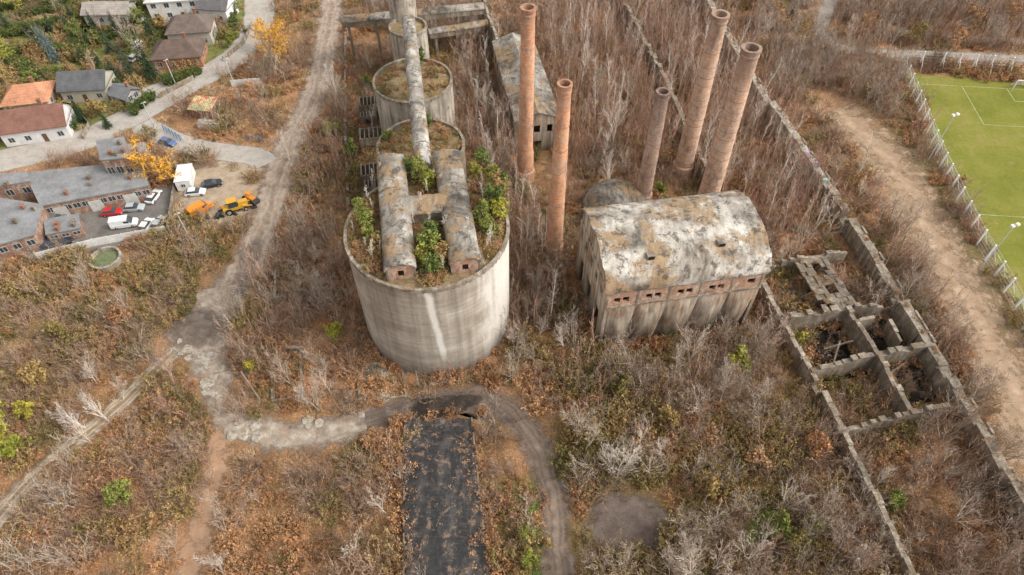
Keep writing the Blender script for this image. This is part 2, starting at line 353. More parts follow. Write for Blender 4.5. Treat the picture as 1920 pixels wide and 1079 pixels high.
patch('mud_patch',[(640,790),(720,755),(800,735),(900,728),(960,750),(990,790),(940,800),(880,775),(800,790),(700,805)],.0245,((.09,.07,.056),(.14,.105,.085),(.20,.16,.13)),soft=(.15,.5))
patch('mud_patch',[(1100,930),(1190,920),(1270,960),(1260,1030),(1150,1050),(1090,1000)],.006,((.09,.065,.055),(.13,.10,.082),(.17,.13,.11)),blk=True)
patch('pale_gravel_patch',[(330,300),(430,300),(500,290),(510,330),(480,400),(400,430),(330,420)],.006,((.27,.20,.14),(.36,.28,.20),(.43,.35,.26)),soft=(.0,.3))
patch('puddle',[(755,778),(775,752),(830,740),(900,738),(912,752),(880,772),(830,786),(780,790)],.03,((.025,.02,.017),(.04,.032,.027),(.09,.07,.055)),rough=.08,soft=(.2,.32),amp=.8,bump=False)
patch('puddle',[(440,540),(470,530),(470,560),(430,570)],.031,((.08,.065,.055),(.12,.095,.08),(.16,.13,.11)),rough=.15,soft=(.3,.4),amp=.8,bump=False)
def sheet(name,px,z,mat,z0=0,blk=True):
    poly=gp(px); mb=MB(); mb.add([(a,b,z) for a,b in poly],[list(range(len(poly)))])
    ob=mb.make(name,mat); ob['kind']='structure'
    global block
    if blk: block|=pmask(poly)
    return ob
m_yard=simple('yard_asphalt',(.22,.20,.18),(.12,.11,.10),.3)
def pitch_mat():
    t=NT('pitch_grass',.95,.1); n=t.noise(.06,6,.65); col=t.ramp(n,[(.35,(.14,.15,.025)),(.52,(.185,.185,.036)),(.68,(.25,.205,.07))])
    h=t.noise(1.2,6,.7); col=t.mix(.5,col,t.ramp(h,[(.3,.7),(.7,1.25)]),'MULTIPLY')
    p=t.noise(.25,5,.7); col=t.mix(t.ramp(p,[(.58,0.),(.72,.6)]),col,(.28,.22,.11)); return t.done(col)
m_pitch=pitch_mat(); m_white=simple('white_paint',(.8,.79,.76),(.62,.6,.57),1); m_line=simple('faded_line_paint',(.42,.44,.28),(.24,.25,.09),.8)
sheet('yard',[(-80,500),(-70,455),(60,445),(78,400),(272,362),(330,335),(322,440),(70,492)],.01,m_yard)
sheet('football_pitch',[(1700,138),(2300,190),(2500,620),(1925,620),(1860,480),(1790,350)],.012,m_pitch)
GC=((.09,.115,.03),(.14,.155,.045),(.22,.205,.08))
for a in ([(0,0),(150,-30),(300,-40),(300,40),(200,60),(120,60),(0,60)],[(270,150),(340,130),(410,118),(440,60),(470,0),(440,-30),(300,-30),(290,60)],[(-60,90),(60,60),(140,50),(250,60),(260,110),(215,125),(130,130),(60,150),(-60,160)],[(150,200),(215,190),(255,205),(200,240),(150,250)],[(-80,180),(20,165),(110,175),(120,215),(20,285),(-80,300)]):
    patch('lawn',a,.005,GC,soft=(-.1,.12),amp=.8)
patch('lawn',[(965,910),(1005,900),(1022,1000),(1022,1130),(955,1130),(965,1000)],.009,((.05,.11,.015),(.09,.18,.02),(.17,.21,.045)),soft=(.05,.5),amp=1.3)
patch('lawn',[(1400,950),(1480,930),(1550,990),(1540,1070),(1420,1090),(1380,1020)],.009,((.09,.12,.03),(.14,.17,.04),(.2,.2,.06)),soft=(.1,.5),amp=1.2)
pc=Vector(G(1712,158)); pa=(Vector(G(1925,610))-Vector(G(1685,120))).normalized(); pb=Vector((-pa.y,pa.x,0))
def pline(name,a0,b0,a1,b1,w=.09,z=.02):
    p=pc+pa*a0+pb*b0; q=pc+pa*a1+pb*b1; d=(q-p).normalized(); n=Vector((-d.y,d.x,0))*w
    mb=MB(); mb.add([(p.x-n.x,p.y-n.y,z),(q.x-n.x,q.y-n.y,z),(q.x+n.x,q.y+n.y,z),(p.x+n.x,p.y+n.y,z)],[(0,1,2,3)])
    o=mb.make(name,m_line); o['kind']='structure'
pline('pitch_marking',0,0,95,0); pline('pitch_marking',0,0,0,64,z=.024)
pline('pitch_marking',16,12,16,52,z=.024); pline('pitch_marking',0,12,16,12,z=.028); pline('pitch_marking',5.5,23,5.5,41,z=.032);pline('pitch_marking',0,23,5.5,23,z=.028); pline('pitch_marking',48,0,48,64,z=.024)
for poly in ([(762,790),(882,785),(915,1100),(762,1100)],[(0,440),(-80,330),(260,295),(285,385),(80,430),(60,470),(-80,480)],[(340,310),(440,325),(480,350),(485,395),(440,420),(350,420),(328,400)]):
    block|=pmask(gp(poly))
def circ(x,y,r):
    global block
    block|=np.hypot(XX-x,YY-y)<r
# ---------------------------------------------------------------- SILOS
def silo(cx,cy,r,h,label,mat,rimblocks,n=96):
    e=thing('storage_silo',label,'silo',(cx,cy,0)); fr=Fr(cx,cy)
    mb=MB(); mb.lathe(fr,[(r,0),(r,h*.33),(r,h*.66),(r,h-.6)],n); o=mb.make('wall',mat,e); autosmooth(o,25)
    mb=MB(); mb.lathe(fr,[(r-.1,h-.6),(r+.14,h-.6),(r+.14,h),(r-.38,h),(r-.38,h-1.0)],n,jit=.03)
    for k in range(rimblocks):
        f=Fr(cx,cy,0,2*math.pi*k/rimblocks)
        mb.box(f,r-.05,r+.13,-.08,.08,h-.85,h-.6)
    o=mb.make('rim',m_conc,e)
    mb=MB()
    mb.lathe(fr,[(r-.36,h-.7),(r*.7,h-.6),(r*.4,h-.45),(.6,h-.4)],48,cap=True,jit=.0)
    o=mb.make('roof_slab',m_soil,e,smooth=True)
    circ(cx,cy,r+.4); return e
S1=(-13.5,77.1); S2=(-17.8,106.9); S3=(-21.7,130.8); S4=(-24.7,151.5)
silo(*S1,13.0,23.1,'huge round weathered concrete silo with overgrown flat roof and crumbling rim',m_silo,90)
silo(*S2,8.5,16,'smaller round concrete silo under the conveyor gallery',m_concd,50)
m_silo3=concrete('silo_concrete_pale',(.48,.425,.35),(.27,.23,.185),.2,mossamt=.58)
silo(*S3,8.6,15,'round concrete silo with mossy flat roof beneath conveyor gallery',m_silo3,50)
silo(*S4,4.4,16,'narrow round concrete silo carrying the end of the gallery',m_silo3,28)
tx,ty=G2(752,-5,20); e=thing('concrete_tower','tall round pale concrete tower with roof cap behind silos','tower',(tx,ty,0)); mb=MB()
mb.lathe(Fr(tx,ty),[(3.3,0),(3.3,22),(3.7,22),(3.7,23),(2.9,23.4),(2.9,27)],32,cap=True); autosmooth(mb.make('wall',m_conclt,e))
mb=MB(); mb.lathe(Fr(tx,ty),[(3.2,27),(3.2,27.5),(.1,28.6)],32,cap=True); mb.make('roof',m_concd,e); circ(tx,ty,4.5)
def gallery(fr,L,W,zb,wh,rise,label,name='roof_gallery',wins=True,mat=None,ribs=True):
    e=thing(name,label,'gallery',fr.W(0,0,zb))
    ops=[(u,u+.8,zb+wh*.35,zb+wh*.8) for u in np.arange(1.2,L-1.5,2.6)] if wins else []
    for s in (-1,1):
        mb=MB(); mb.wall(fr,0,L,zb,zb+wh,s*W/2,s*(W/2-.3),ops); mb.make('wall',m_concd,e)
    for u0,fl in ((.0,1),(L,-1)):
        mb=MB(); f=fr.sub(u0,0,0,math.pi/2)
        mb.wall(f,-W/2+.01,W/2-.01,zb,zb+wh,-.02*fl,-.3*fl,[(-.45,.45,zb+wh*.3,zb+wh*.85)] if wins else [],0)
        c=[fr.W(u0-.02*fl,-(W/2-.02)*math.cos(math.pi*i/12),zb+wh+(rise-.02)*math.sin(math.pi*i/12)) for i in range(13)]
        mb.add(c,[list(range(13))]); mb.make('end_wall',m_brick,e)
    mb=MB(); mb.vault(fr,-.2,L+.2,-W/2-.22,W/2+.22,zb+wh,rise,.22,14,24,jit=.09); o=mb.make('roof',mat or m_vault2,e); autosmooth(o,40)
    if ribs:
        for u in (L*.34,L*.66): mb=MB(); mb.vault(fr,u,u+.2,-W/2-.25,W/2+.25,zb+wh,rise+.05,.2,14); mb.make('roof_rib',m_concd,e)
    return e
fa=math.pi/2+AX
def axfr(px,py,z):
    x,y=G2(px,py,z); return Fr(x,y,0,fa)
g1=axfr(750,504,25); g2=axfr(872,492,25)
gallery(g1,25.5,4.4,22.4,2.4,1.15,'long barrel-vaulted concrete gallery with brick end on the silo')
gallery(g2,25.5,4.4,22.4,2.4,1.15,'parallel barrel-vaulted concrete gallery standing on the silo roof')
p=g1.W(13.2,-.6); q=g2.W(13.2,.6); Lc=math.hypot(q[0]-p[0],q[1]-p[1])
gallery(Fr(p[0],p[1],0,math.atan2(q[1]-p[1],q[0]-p[0])),Lc,3.9,22.42,2.5,.9,'short cross vault joining the two silo galleries',wins=False,ribs=False)
a=Vector((*G2(792,300,25.5),0)); b=Vector((*G2(763,15,24),0))
L=(b-a).length; fr=Fr(a.x,a.y,0,math.atan2(b.y-a.y,b.x-a.x))
e=thing('conveyor_gallery','long arched concrete conveyor gallery running over the silo tops','conveyor gallery',(a.x,a.y,18))
zb0,zb1=22.3,20.0
def slopef(mb,n,wid,zoff,hh):
    vs=[];fs=[]; prof=[(-wid/2,zoff),(-wid/2,zoff+hh)]+[(-wid/2*math.cos(math.pi*i/12),zoff+hh+wid*.36*math.sin(math.pi*i/12)) for i in range(1,12)]+[(wid/2,zoff+hh),(wid/2,zoff)]
    k=len(prof)
    for j in range(n+1):
        u=L*j/n; z=zb0+(zb1-zb0)*j/n
        for v,zz in prof: vs.append(fr.W(u,v,z+zz+R.uniform(-.05,.05)))
    for j in range(n):
        for i in range(k): fs.append((j*k+i,j*k+(i+1)%k,(j+1)*k+(i+1)%k,(j+1)*k+i)[::-1])
    fs.append(tuple(range(k))); fs.append(tuple(n*k+i for i in range(k))[::-1]); mb.add(vs,fs)
mb=MB(); slopef(mb,30,3.0,0,1.5); autosmooth(mb.make('tube',vault_mat('conveyor_roof',.82,.54),e),40)
for u in np.arange(6,L-1,9):
    mb=MB(); z=zb0+(zb1-zb0)*u/L; mb.vault(fr,u,u+.16,-1.56,1.56,z+1.5,1.13,.2,12); mb.make('roof_rib',m_conc,e)
for u,zt in ((8,0),(21.5,16),(34,0),(45,15),(58,0)):
    mb=MB(); z=zb0+(zb1-zb0)*u/L
    for v in (-1.2,1.2): mb.box(fr,u-.3,u+.3,v-.25,v+.25,max(zt-.6,0),z)
    mb.box(fr,u-.2,u+.2,-.95,.95,z-1.2,z-.7); mb.make('support_leg',m_concd,e)
def bridge(pa_,pb_,z,wid,label):
    a=G2(*pa_,z+1.2); b=G2(*pb_,z+1.2); L=math.hypot(b[0]-a[0],b[1]-a[1]); f=Fr(a[0],a[1],0,math.atan2(b[1]-a[1],b[0]-a[0]))
    e=thing('conveyor_bridge',label,'conveyor bridge',(a[0],a[1],0)); mb=MB(); mb.box(f,0,L,-wid/2,wid/2,z,z+1.4); mb.make('deck',m_concd,e)
    mb=MB(); mb.vault(f,-.2,L+.2,-wid/2-.15,wid/2+.15,z+1.4,wid*.3,.2,10,12,jit=.04); autosmooth(mb.make('roof',m_vault2,e),40)
    for u in np.arange(1.5,L,7):
        for v in (-wid/2+.4,wid/2-.4): mb=MB(); mb.box(f,u-.3,u+.3,v-.25,v+.25,0,z-.01); mb.make('support_leg',m_concd,e)
bridge((640,40),(905,14),10,2.8,'long elevated concrete conveyor bridge on legs crossing behind silos')
bridge((805,62),(915,45),6,2.4,'lower ruined concrete bridge beam beside the silos')
# ---------------------------------------------------------------- CHIMNEYS
def chimney(bpx,tpx,wb,wt_,mat,label,bandn,ring=None):
    bx,by=G2(*bpx); d=540-tpx[1]; rz=-FP*math.sin(PT)+math.cos(PT)*d; ry=FP*math.cos(PT)+math.sin(PT)*d; t=by/ry; h=CH+rz*t
    x=(bx+(tpx[0]-960)*t)/2; rt=wt_*t/2; rb=wb*t*1.0/2*1.05
    e=thing('brick_chimney',label,'chimney',(x,by,0)); fr=Fr(x,by)
    rr=lambda z: rb+(rt-rb)*(z/h)
    mb=MB(); prof=[(rr(0)*1.12,0),(rr(0)*1.12,2.6),(rr(2.8),2.9)]; z=3.
    while z<h-1.6: prof.append((rr(z)+R.uniform(-.03,.03),z)); z+=1.1
    prof+=[(rr(h-1.5),h-1.5),(rt*1.1,h-1.4),(rt*1.1,h-1.1),(rt*1.02,h-1.05),(rt*1.02,h-.5),(rt*1.16,h-.45),(rt*1.16,h),(rt*.8,h),(rt*.7,h-3)]
    if ring: prof=[(r*(1.14 if z_<ring else 1),z_) for r,z_ in prof]
    mb.lathe(fr,prof,36,jit=.012); autosmooth(mb.make('shaft',mat,e),30)
    mb=MB(); mb.lathe(fr,[(rt*.79,h-2.9),(.05,h-3.0)],24); mb.make('flue',m_soot,e)
    for k in range(bandn):
        z=4+(h-7)*(k+R.uniform(-.2,.2)*(k>0))/bandn; mb=MB(); r0=rr(z)*(1.0 if not ring or z>ring else 1.14); mb.lathe(fr,[(r0-.02,z),(r0+.05,z),(r0+.045,z+.08),(r0-.04,z+.08)],28); mb.make('iron_band',m_band,e)
    circ(x,by,rb+.6)
chimney((985,335),(990,14),32,27,m_chimo,'tall orange brick chimney with ringed lower section and sooty mouth',6,7.5)
chimney((1038,475),(1059,157),38,26,m_chimo,'slender tapering orange-brown brick chimney standing among brush',6)
chimney((1203,380),(1244,172),33,24,m_chims,'short brown brick chimney beside the domed basin',5)
chimney((1278,325),(1352,27),40,30,m_chim,'tall pale brown brick chimney with blackened rim',13)
chimney((1315,410),(1410,90),47,34,m_chim,'stout tall brick chimney banded with iron hoops',15)
dx,dy=G2(1152,395); e=thing('domed_basin','low rounded grey concrete dome with ruined edge','dome',(dx,dy,0)); mb=MB()
mb.lathe(Fr(dx,dy),[(6.8,0),(6.8,1.8),(6.3,2.7),(5.3,4.0),(3.7,5.1),(1.6,5.7),(.1,5.8)],36,cap=True,jit=.04); mb.make('shell',m_vault2,e,smooth=True)
mb=MB(); f2=Fr(dx-4.5,dy-3.5); mb.lathe(f2,[(2.8,0),(2.8,2.6),(2.4,2.6),(2.4,.4)],28); mb.make('ring_wall',m_concd,e); circ(dx,dy,7)
# ---------------------------------------------------------------- KILN HOUSE
kx,ky=G2(1138,552,15); kf=Fr(kx,ky,0,AX); KL,KD,KH=27.2,18.,15.
e=thing('kiln_house','derelict brick and concrete kiln house with stained barrel-vault roof','industrial building',(kx,ky,0))
block|=pmask([kf.W(*q)[:2] for q in ((-.2,-1.),(KL+.2,-1.),(KL+.2,KD),(-.2,KD))])
def mixwall(name='kiln_wall',b0=(.27,.18,.125),b1=(.42,.285,.20),pl=(.45,.39,.315),th=(.40,.54)):
    t=NT(name,.92,.15); x,y,z=t.sep(t.pos)
    n=t.noise(.35,6,.7); br=t.ramp(n,[(.3,b0),(.7,b1)])
    p_=t.noise(.3,6,.65,vec=t.mul(t.pos,(1.3,1,.8))); col=t.mix(t.ramp(p_,[(th[0],0.),(th[1],.9)]),br,pl)
    s=t.noise(1.2,5,.6,st=(1,1,.1)); col=t.mix(.85,col,t.ramp(s,[(.35,.4),(.62,1.25)]),'MULTIPLY')
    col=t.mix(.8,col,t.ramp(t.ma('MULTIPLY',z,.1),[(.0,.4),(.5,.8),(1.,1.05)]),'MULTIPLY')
    h=t.noise(4,5,.7); col=t.mix(.5,col,t.ramp(h,[(.3,.65),(.7,1.25)]),'MULTIPLY'); return t.done(col,h,.4,.08)
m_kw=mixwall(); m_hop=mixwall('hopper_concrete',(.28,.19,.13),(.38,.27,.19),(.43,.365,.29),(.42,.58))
m_kb=brick('brick_band',(.48,.27,.17),(.34,.21,.145),mort=.15,plast=.8)
bay=KL/5; ops=[]
for i in range(5):
    c=bay*(i+.5)
    if i==4: ops.append((c-.1,c+1.3,12.6,13.9)); continue
    ops+= [(c-1.3,c-.2,12.3,13.5),(c+.2,c+1.3,12.3,13.5)]
for v0,v1 in ((0,.45),(KD-.45,KD)): mb=MB(); mb.wall(kf,0,KL,11.4,15,v0,v1,ops); mb.make('brick_wall',m_kb,e)
for v in (0-.12,KD-.33):
    mb=MB(); mb.box(kf,-.1,KL+.1,v,v+.5,11.1,11.42)
    mb.box(kf,-.2,KL+.2,v-.12,v+.52,14.9,15.2); mb.make('cornice',m_conc,e)
for i in range(6):
    u=min(max(bay*i,.22),KL-.22); mb=MB(); mb.box(kf,u-.2,u+.2,-.08,-.005,11.42,14.9); mb.make('pilaster',m_conc,e)
for i in range(5):
    u0,u1=bay*i+.3*(i==0),bay*(i+1)-.3*(i==4); mb=MB(); N=20; M_=16; vs=[]
    for r in range(M_+1):
        z=11.1*(1-r/M_); g=1-z/11.1; wz=1-.5*g**1.1
        for k in range(N+1):
            s_=k/N; q=abs(2*s_-1); inn=max(0,(q-wz)/(1-wz+.12)) if wz<1 else 0
            v=.05+.1*g-.6*math.sin(math.pi*min(1,g*1.1))*math.cos(min(1,q/max(wz,.1))*math.pi/2)+min(1,inn*2)*(.85*g)+R.uniform(-.03,.03)*(0<k<N)
            vs.append(kf.W(u0+(u1-u0)*s_,v,z))
    mb.add(vs,[(r*(N+1)+k,(r+1)*(N+1)+k,(r+1)*(N+1)+k+1,r*(N+1)+k+1) for r in range(M_) for k in range(N)])
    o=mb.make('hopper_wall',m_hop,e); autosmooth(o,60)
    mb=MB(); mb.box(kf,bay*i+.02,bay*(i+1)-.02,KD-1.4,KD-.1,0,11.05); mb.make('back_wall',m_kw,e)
for i in (0,5):
    u=min(max(bay*i,.3),KL-.3); mb=MB(); mb.box(kf,u-.28,u+.28,.02,1.6,0,11.08); mb.make('buttress',m_kw,e)
sops=[(2.0+i*3.4,3.3+i*3.4,11.6,13.6) for i in range(5)]; low=[(2.5,5.2,0,7.5),(8.,10.5,0,7.5),(13.4,15.6,0,7.5)]
for u0,t1 in ((0,-.45),(KL,.45)):
    mb=MB(); f=kf.sub(u0,0,0,math.pi/2); mb.wall(f,.46,KD-.46,0,15,0,t1,sops+low)
    c=[kf.W(u0+(-t1*.5),KD/2-(KD/2-.1)*math.cos(math.pi*i/20),15+5.4*math.sin(math.pi*i/20)) for i in range(21)]
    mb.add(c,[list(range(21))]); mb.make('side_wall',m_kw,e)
mb=MB(); mb.box(kf,.6,KL-.6,2.7,KD-2.7,9.8,10.2); mb.make('floor_slab',m_concd,e)
mb=MB(); mb.box(kf,5,KL-4,5,KD-5,0.,9.7); mb.make('kiln_core',m_concd,e)
mb=MB(); mb.vault(kf,-.4,KL+.4,-.35,KD+.35,15.2,5.5,.3,32,30,jit=.07); o=mb.make('roof',m_vault,e); autosmooth(o,40)
def roofpt(u,v):
    c=KD/2;h=KD/2+.35; s=math.sqrt(max(0,1-((v-c)/h)**2)); return 15.2+5.5*s
for u,v in ((7.5,3.0),(19.5,3.6)):
    z=roofpt(u,v); mb=MB(); mb.box(kf,u-.65,u+.65,v-.55,v+.5,z-.6,z+.5,0); mb.box(kf,u-.5,u+.5,v-.6,v-.55,z-.35,z+.38,1); mb.make('roof_vent',[m_conc,m_dark],e)
# ---------------------------------------------------------------- long hall building behind
def longb():
    a=G2(968,228,9); f=Fr(a[0],a[1],0,AX); W=9.6; L=33
    e=thing('workshop_hall','long ruined concrete workshop hall with grey patched gable roof','industrial building',(a[0],a[1],0))
    ops=[(1.3,2.5,5.2,7.2),(4.,5.4,5.2,7.2),(7.,8.2,5.2,7.2),(3.6,5.8,0,3)]
    mb=MB(); mb.wall(f,0,W,0,9,0,.4,ops); mb.add([f.W(0,0.0,9),f.W(W,0.,9),f.W(W/2,0.,10.6)],[(0,1,2)]); mb.make('end_wall',m_kw,e)
    mb=MB(); mb.wall(f,0,W,0,9,L-.4,L,ops); mb.add([f.W(0,L,9),f.W(W,L,9),f.W(W/2,L,10.6)],[(0,2,1)]); mb.make('end_wall',m_kw,e)
    so=[(2+i*3.,3.5+i*3.,4.5,7.) for i in range(10)]
    fl=f.sub(0,0,0,math.pi/2); mb=MB(); mb.wall(fl,.41,L-.41,0,9,0,-.4,so); mb.make('side_wall',m_kw,e); fl=f.sub(W,0,0,math.pi/2); mb=MB(); mb.wall(fl,.41,L-.41,0,9,0,.4,so); mb.make('side_wall',m_kw,e)
    mb=MB(); n=14
    for s in (0,1):
        for i in range(n):
            v0,v1=-.3+(L+.6)*i/n,-.3+(L+.6)*(i+1)/n; u0,u1=(-.4,W/2) if s==0 else (W+.4,W/2)
            j=R.uniform(-.05,.05)
            mb.add([f.W(u0,v0,8.95+j),f.W(u1,v0,10.85),f.W(u1,v1,10.85),f.W(u0,v1,8.95+j),f.W(u0,v0,8.8+j),f.W(u1,v0,10.7),f.W(u1,v1,10.7),f.W(u0,v1,8.8+j)],[(0,1,2,3),(7,6,5,4),(0,3,7,4),(0,1,5,4),(3,2,6,7)])
    mb.make('roof',vault_mat('hall_roof',.65,.48),e)
    global block; block|=pmask([f.W(-.5,-.5)[:2],f.W(W+.5,-.5)[:2],f.W(W+.5,L+.5)[:2],f.W(-.5,L+.5)[:2]])
longb()
# ---------------------------------------------------------------- ruined walls
def graff():
    t=NT('graffiti_concrete',.9,.2); base=t.ramp(t.noise(.4,6,.7),[(.3,(.2,.175,.15)),(.7,(.42,.38,.32))])
    v=t.n('ShaderNodeTexVoronoi'); t.put(v.inputs['Vector'],t.mul(t.pos,(.8,.8,.9))); v.inputs['Scale'].default_value=1.0
    hs_=t.n('ShaderNodeHueSaturation'); hs_.inputs['Saturation'].default_value=.6; hs_.inputs['Value'].default_value=.65; t.t.links.new(v.outputs['Color'],hs_.inputs['Color'])
    msk=t.ramp(t.noise(.7,4,.6),[(.46,0.),(.51,.8)])
    return t.done(t.mix(msk,base,hs_.outputs[0]))
m_graf=graff(); WALLS=[]
def rwall(pts,h,th,label,mat,z=None,name='ruined_wall',step=2.2,jag=.5,pil=2,gaps=0,cop=.7,ground=False):
    z=h if z is None else z
    P=[G2(a,b,0 if ground else z) for a,b in pts]; e=thing(name,label,'wall',(P[0][0],P[0][1],0)); mb=MB(); k=0
    for (ax,ay),(bx,by) in zip(P[:-1],P[1:]):
        L=math.hypot(bx-ax,by-ay); f=Fr(ax,ay,0,math.atan2(by-ay,bx-ax)); n=max(1,int(L/step))
        for i in range(n):
            u0,u1=L*i/n,L*(i+1)/n; k+=1
            low_=gaps and R.random()<gaps
            hh=h*R.uniform(.3,.6) if low_ else h-(R.uniform(.1,.45)*jag*h*.5 if R.random()<jag*.5 else 0)
            dd=R.uniform(-.3,.03)*jag
            mb.add([f.W(u0,-th/2,0),f.W(u1,-th/2,0),f.W(u1,th/2,0),f.W(u0,th/2,0),f.W(u0,-th/2,hh),f.W(u1,-th/2,hh+dd),f.W(u1,th/2,hh+dd),f.W(u0,th/2,hh)],[(4,5,6,7),(0,1,5,4),(1,2,6,5),(2,3,7,6),(3,0,4,7)])
            if pil and k%pil==0: mp=MB(); mp.box(f,u0-.25,u0+.25,-th/2-.35,th/2+.35,0,min(hh,h)-.05); mp.make('pilaster',m_concd,e)
            if hh==h and R.random()<cop:
                if th>1.4:
                    for s in (-1,1):
                        if R.random()<.8: mc=MB(); mc.box(f,u0+.02,u1-R.uniform(.02,.5),s*th/2-.2,s*th/2+.2,h+.04,h+R.uniform(.18,.32)); mc.make('coping',m_conc,e)
                else: mc=MB(); mc.box(f,u0+.02,u1-R.uniform(.02,.5),-th/2-.1,th/2+.1,h+.04,h+.2); mc.make('coping',m_conc,e)
    mb.make('wall',mat,e)
    global block; block|=pdist(P)<th/2+.4
    WALLS.append((P,th,h)); return P
rwall([(1318,-30),(1345,30),(1440,190)],6.5,1.5,'thick tall pale concrete hall wall, weathered, with coping',m_conclt,jag=.4,pil=3,cop=.6)
rwall([(1447,190),(1490,245)],6,1.7,'tall broken end of the concrete hall wall',m_conclt,jag=.7,pil=0,cop=0)
rwall([(1490,250),(1550,338)],4.8,1.5,'concrete hall wall covered in faded graffiti',m_graf,jag=.4,pil=0,cop=.7)
rwall([(1550,338),(1640,475),(1745,645),(1840,795),(1925,935),(2000,1065)],4.2,1.7,'long crumbling concrete wall overgrown with leaf litter',m_conc,jag=.7,pil=3,gaps=.05,cop=.65)
rwall([(1160,-20),(1240,130),(1300,262),(1345,350)],5.0,.8,'long grey ruined hall wall among saplings',m_conc,jag=.7,pil=3,cop=.5)
rwall([(1425,520),(1545,735),(1625,890),(1715,1079),(1760,1180)],3.6,.8,'narrow ruined concrete wall with stub buttresses',m_conc,jag=.7,pil=3,gaps=.05,cop=.5)
rwall([(903,-20),(915,25),(945,105),(968,225)],9,.6,'tall thin concrete hall wall running beside workshop',m_conclt,jag=.3,pil=3)
rwall([(648,40),(646,180),(650,330),(658,480)],1.6,.5,'long low broken boundary wall beside silos',m_concd,jag=.6,pil=0,gaps=.25,cop=.2)
CW='cross wall of the ruined basement cells'
for pts_,h_,th_ in (([(1440,488),(1590,470)],4.0,.6),([(1482,592),(1602,573)],4.6,.9),([(1525,690),(1652,660)],4.6,.8),([(1572,805),(1782,757)],4.2,.7),([(1590,575),(1650,665),(1708,768)],4.6,.8),([(1602,573),(1660,570)],4.2,.6),([(1652,660),(1740,645)],4.4,1.1),([(1668,600),(1690,640)],3.6,.5),([(1612,600),(1640,594)],3.,.6)):
    rwall(pts_,h_,th_,CW,R.choice([m_conc,m_concd,m_concd]),jag=.9,gaps=.04,pil=0,cop=.4,step=1.4)
P=[G2(*q,3.4) for q in ((1488,488),(1548,482),(1600,570),(1545,580))]; c=P[0]
e=thing('concrete_platform','broken elevated concrete slab strewn with rubble','platform',(c[0],c[1],0)); ox=Vector((*P[0],0)); ux=Vector((P[1][0]-P[0][0],P[1][1]-P[0][1],0)); vx=Vector((P[3][0]-P[0][0],P[3][1]-P[0][1],0))
mb=MB(); nU,nV=7,11
for i in range(nU):
    for j in range(nV):
        if (i in(3,4) and j in (1,2,3,6,7)) or R.random()<.06: continue
        zz=3.4+R.uniform(-.25,.12); q=[ox+ux*((i+a)/nU)+vx*((j+b_)/nV) for a,b_ in ((0,0),(1,0),(1,1),(0,1))]; mb.prism([(t_.x,t_.y) for t_ in q],zz-.4,zz)
mb.make('slab',m_concd,e); block|=pmask(P); PLAT=P
for i in (0,2,5):
    for j in (0,4,8): q=ox+ux*((i+.5)/nU)+vx*((j+.5)/nV); mb=MB(); mb.box(Fr(q.x,q.y),-.3,.3,-.3,.3,0,2.9); mb.make('pillar',m_concd,e)
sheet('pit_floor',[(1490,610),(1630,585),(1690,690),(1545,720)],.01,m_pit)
sheet('pit_floor',[(1440,500),(1480,498),(1530,590),(1480,600)],.01,m_rubble,blk=False)
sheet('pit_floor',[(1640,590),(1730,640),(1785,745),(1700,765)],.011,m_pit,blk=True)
for k,(a_,b_) in enumerate((((1545,655),(1600,640)),((1670,700),(1700,680)),((1500,560),(1540,540)),((1560,690),(1575,640)),((1700,650),(1745,700)))):
    A=G(*a_,.4); B=G(*b_,R.uniform(.6,2.5)); mb=MB(); mb.tube([A,B],[.2,.2],4); o=mb.make('fallen_beam',m_conc,origin=(A[0],A[1],0)); tag(o,'collapsed concrete beam lying in the basement ruin','beam','fallen beams in the ruins')
def ruin(pts,h,label,mat=None): rwall(pts+[pts[0]],h,.4,label,mat or m_conc,z=h,name='ruined_foundation',pil=0,jag=.9,step=2,gaps=.15,cop=.2)
ruin([(515,490),(558,488),(560,552),(515,558)],1.8,'roofless little concrete outbuilding overgrown inside')
ruin([(508,655),(562,652),(566,742),(510,748)],1.0,'low rectangular concrete foundation filled with brush')
ruin([(668,685),(752,678),(762,742),(675,752)],.4,'low cracked foundation slab edge near silo')
ruin([(668,620),(735,616),(740,655),(668,660)],.4,'low cracked foundation slab edge near silo')
ruin([(510,552),(560,550),(562,560),(512,563)],.6,'small concrete step ruin')
for i,(px,py,w_,d_,h_) in enumerate(((692,190,5,4,4),(696,250,5.5,4,4.5),(697,318,5,4,4),(690,215,4,2,3),(700,345,4,3,3))):
    x,y=G2(px,py,h_); f=Fr(x,y,0,AX); e=thing('ruined_shed','small roofless concrete lean-to with exposed beams beside silos','shed',(x,y,0),'ruined sheds along the silos')
    mb=MB(); mb.wall(f,-w_/2,w_/2,0,h_,-d_/2,-d_/2+.3,[(-.8,.8,0,2.4)]); mb.wall(f,-w_/2,w_/2,0,h_,d_/2-.3,d_/2); 
    g_=f.sub(-w_/2,0,0,math.pi/2); mb.wall(g_,-d_/2+.31,d_/2-.31,0,h_-.2,0,-.3); mb.make('wall',m_concd,e)
    for k in range(6): u=-w_/2+.3+k*(w_-.6)/5; mb=MB(); mb.box(f,u-.12,u+.12,-d_/2,d_/2,h_+.01,h_+.25); mb.make('beam',m_concd,e)
    circ(x,y,2.5)
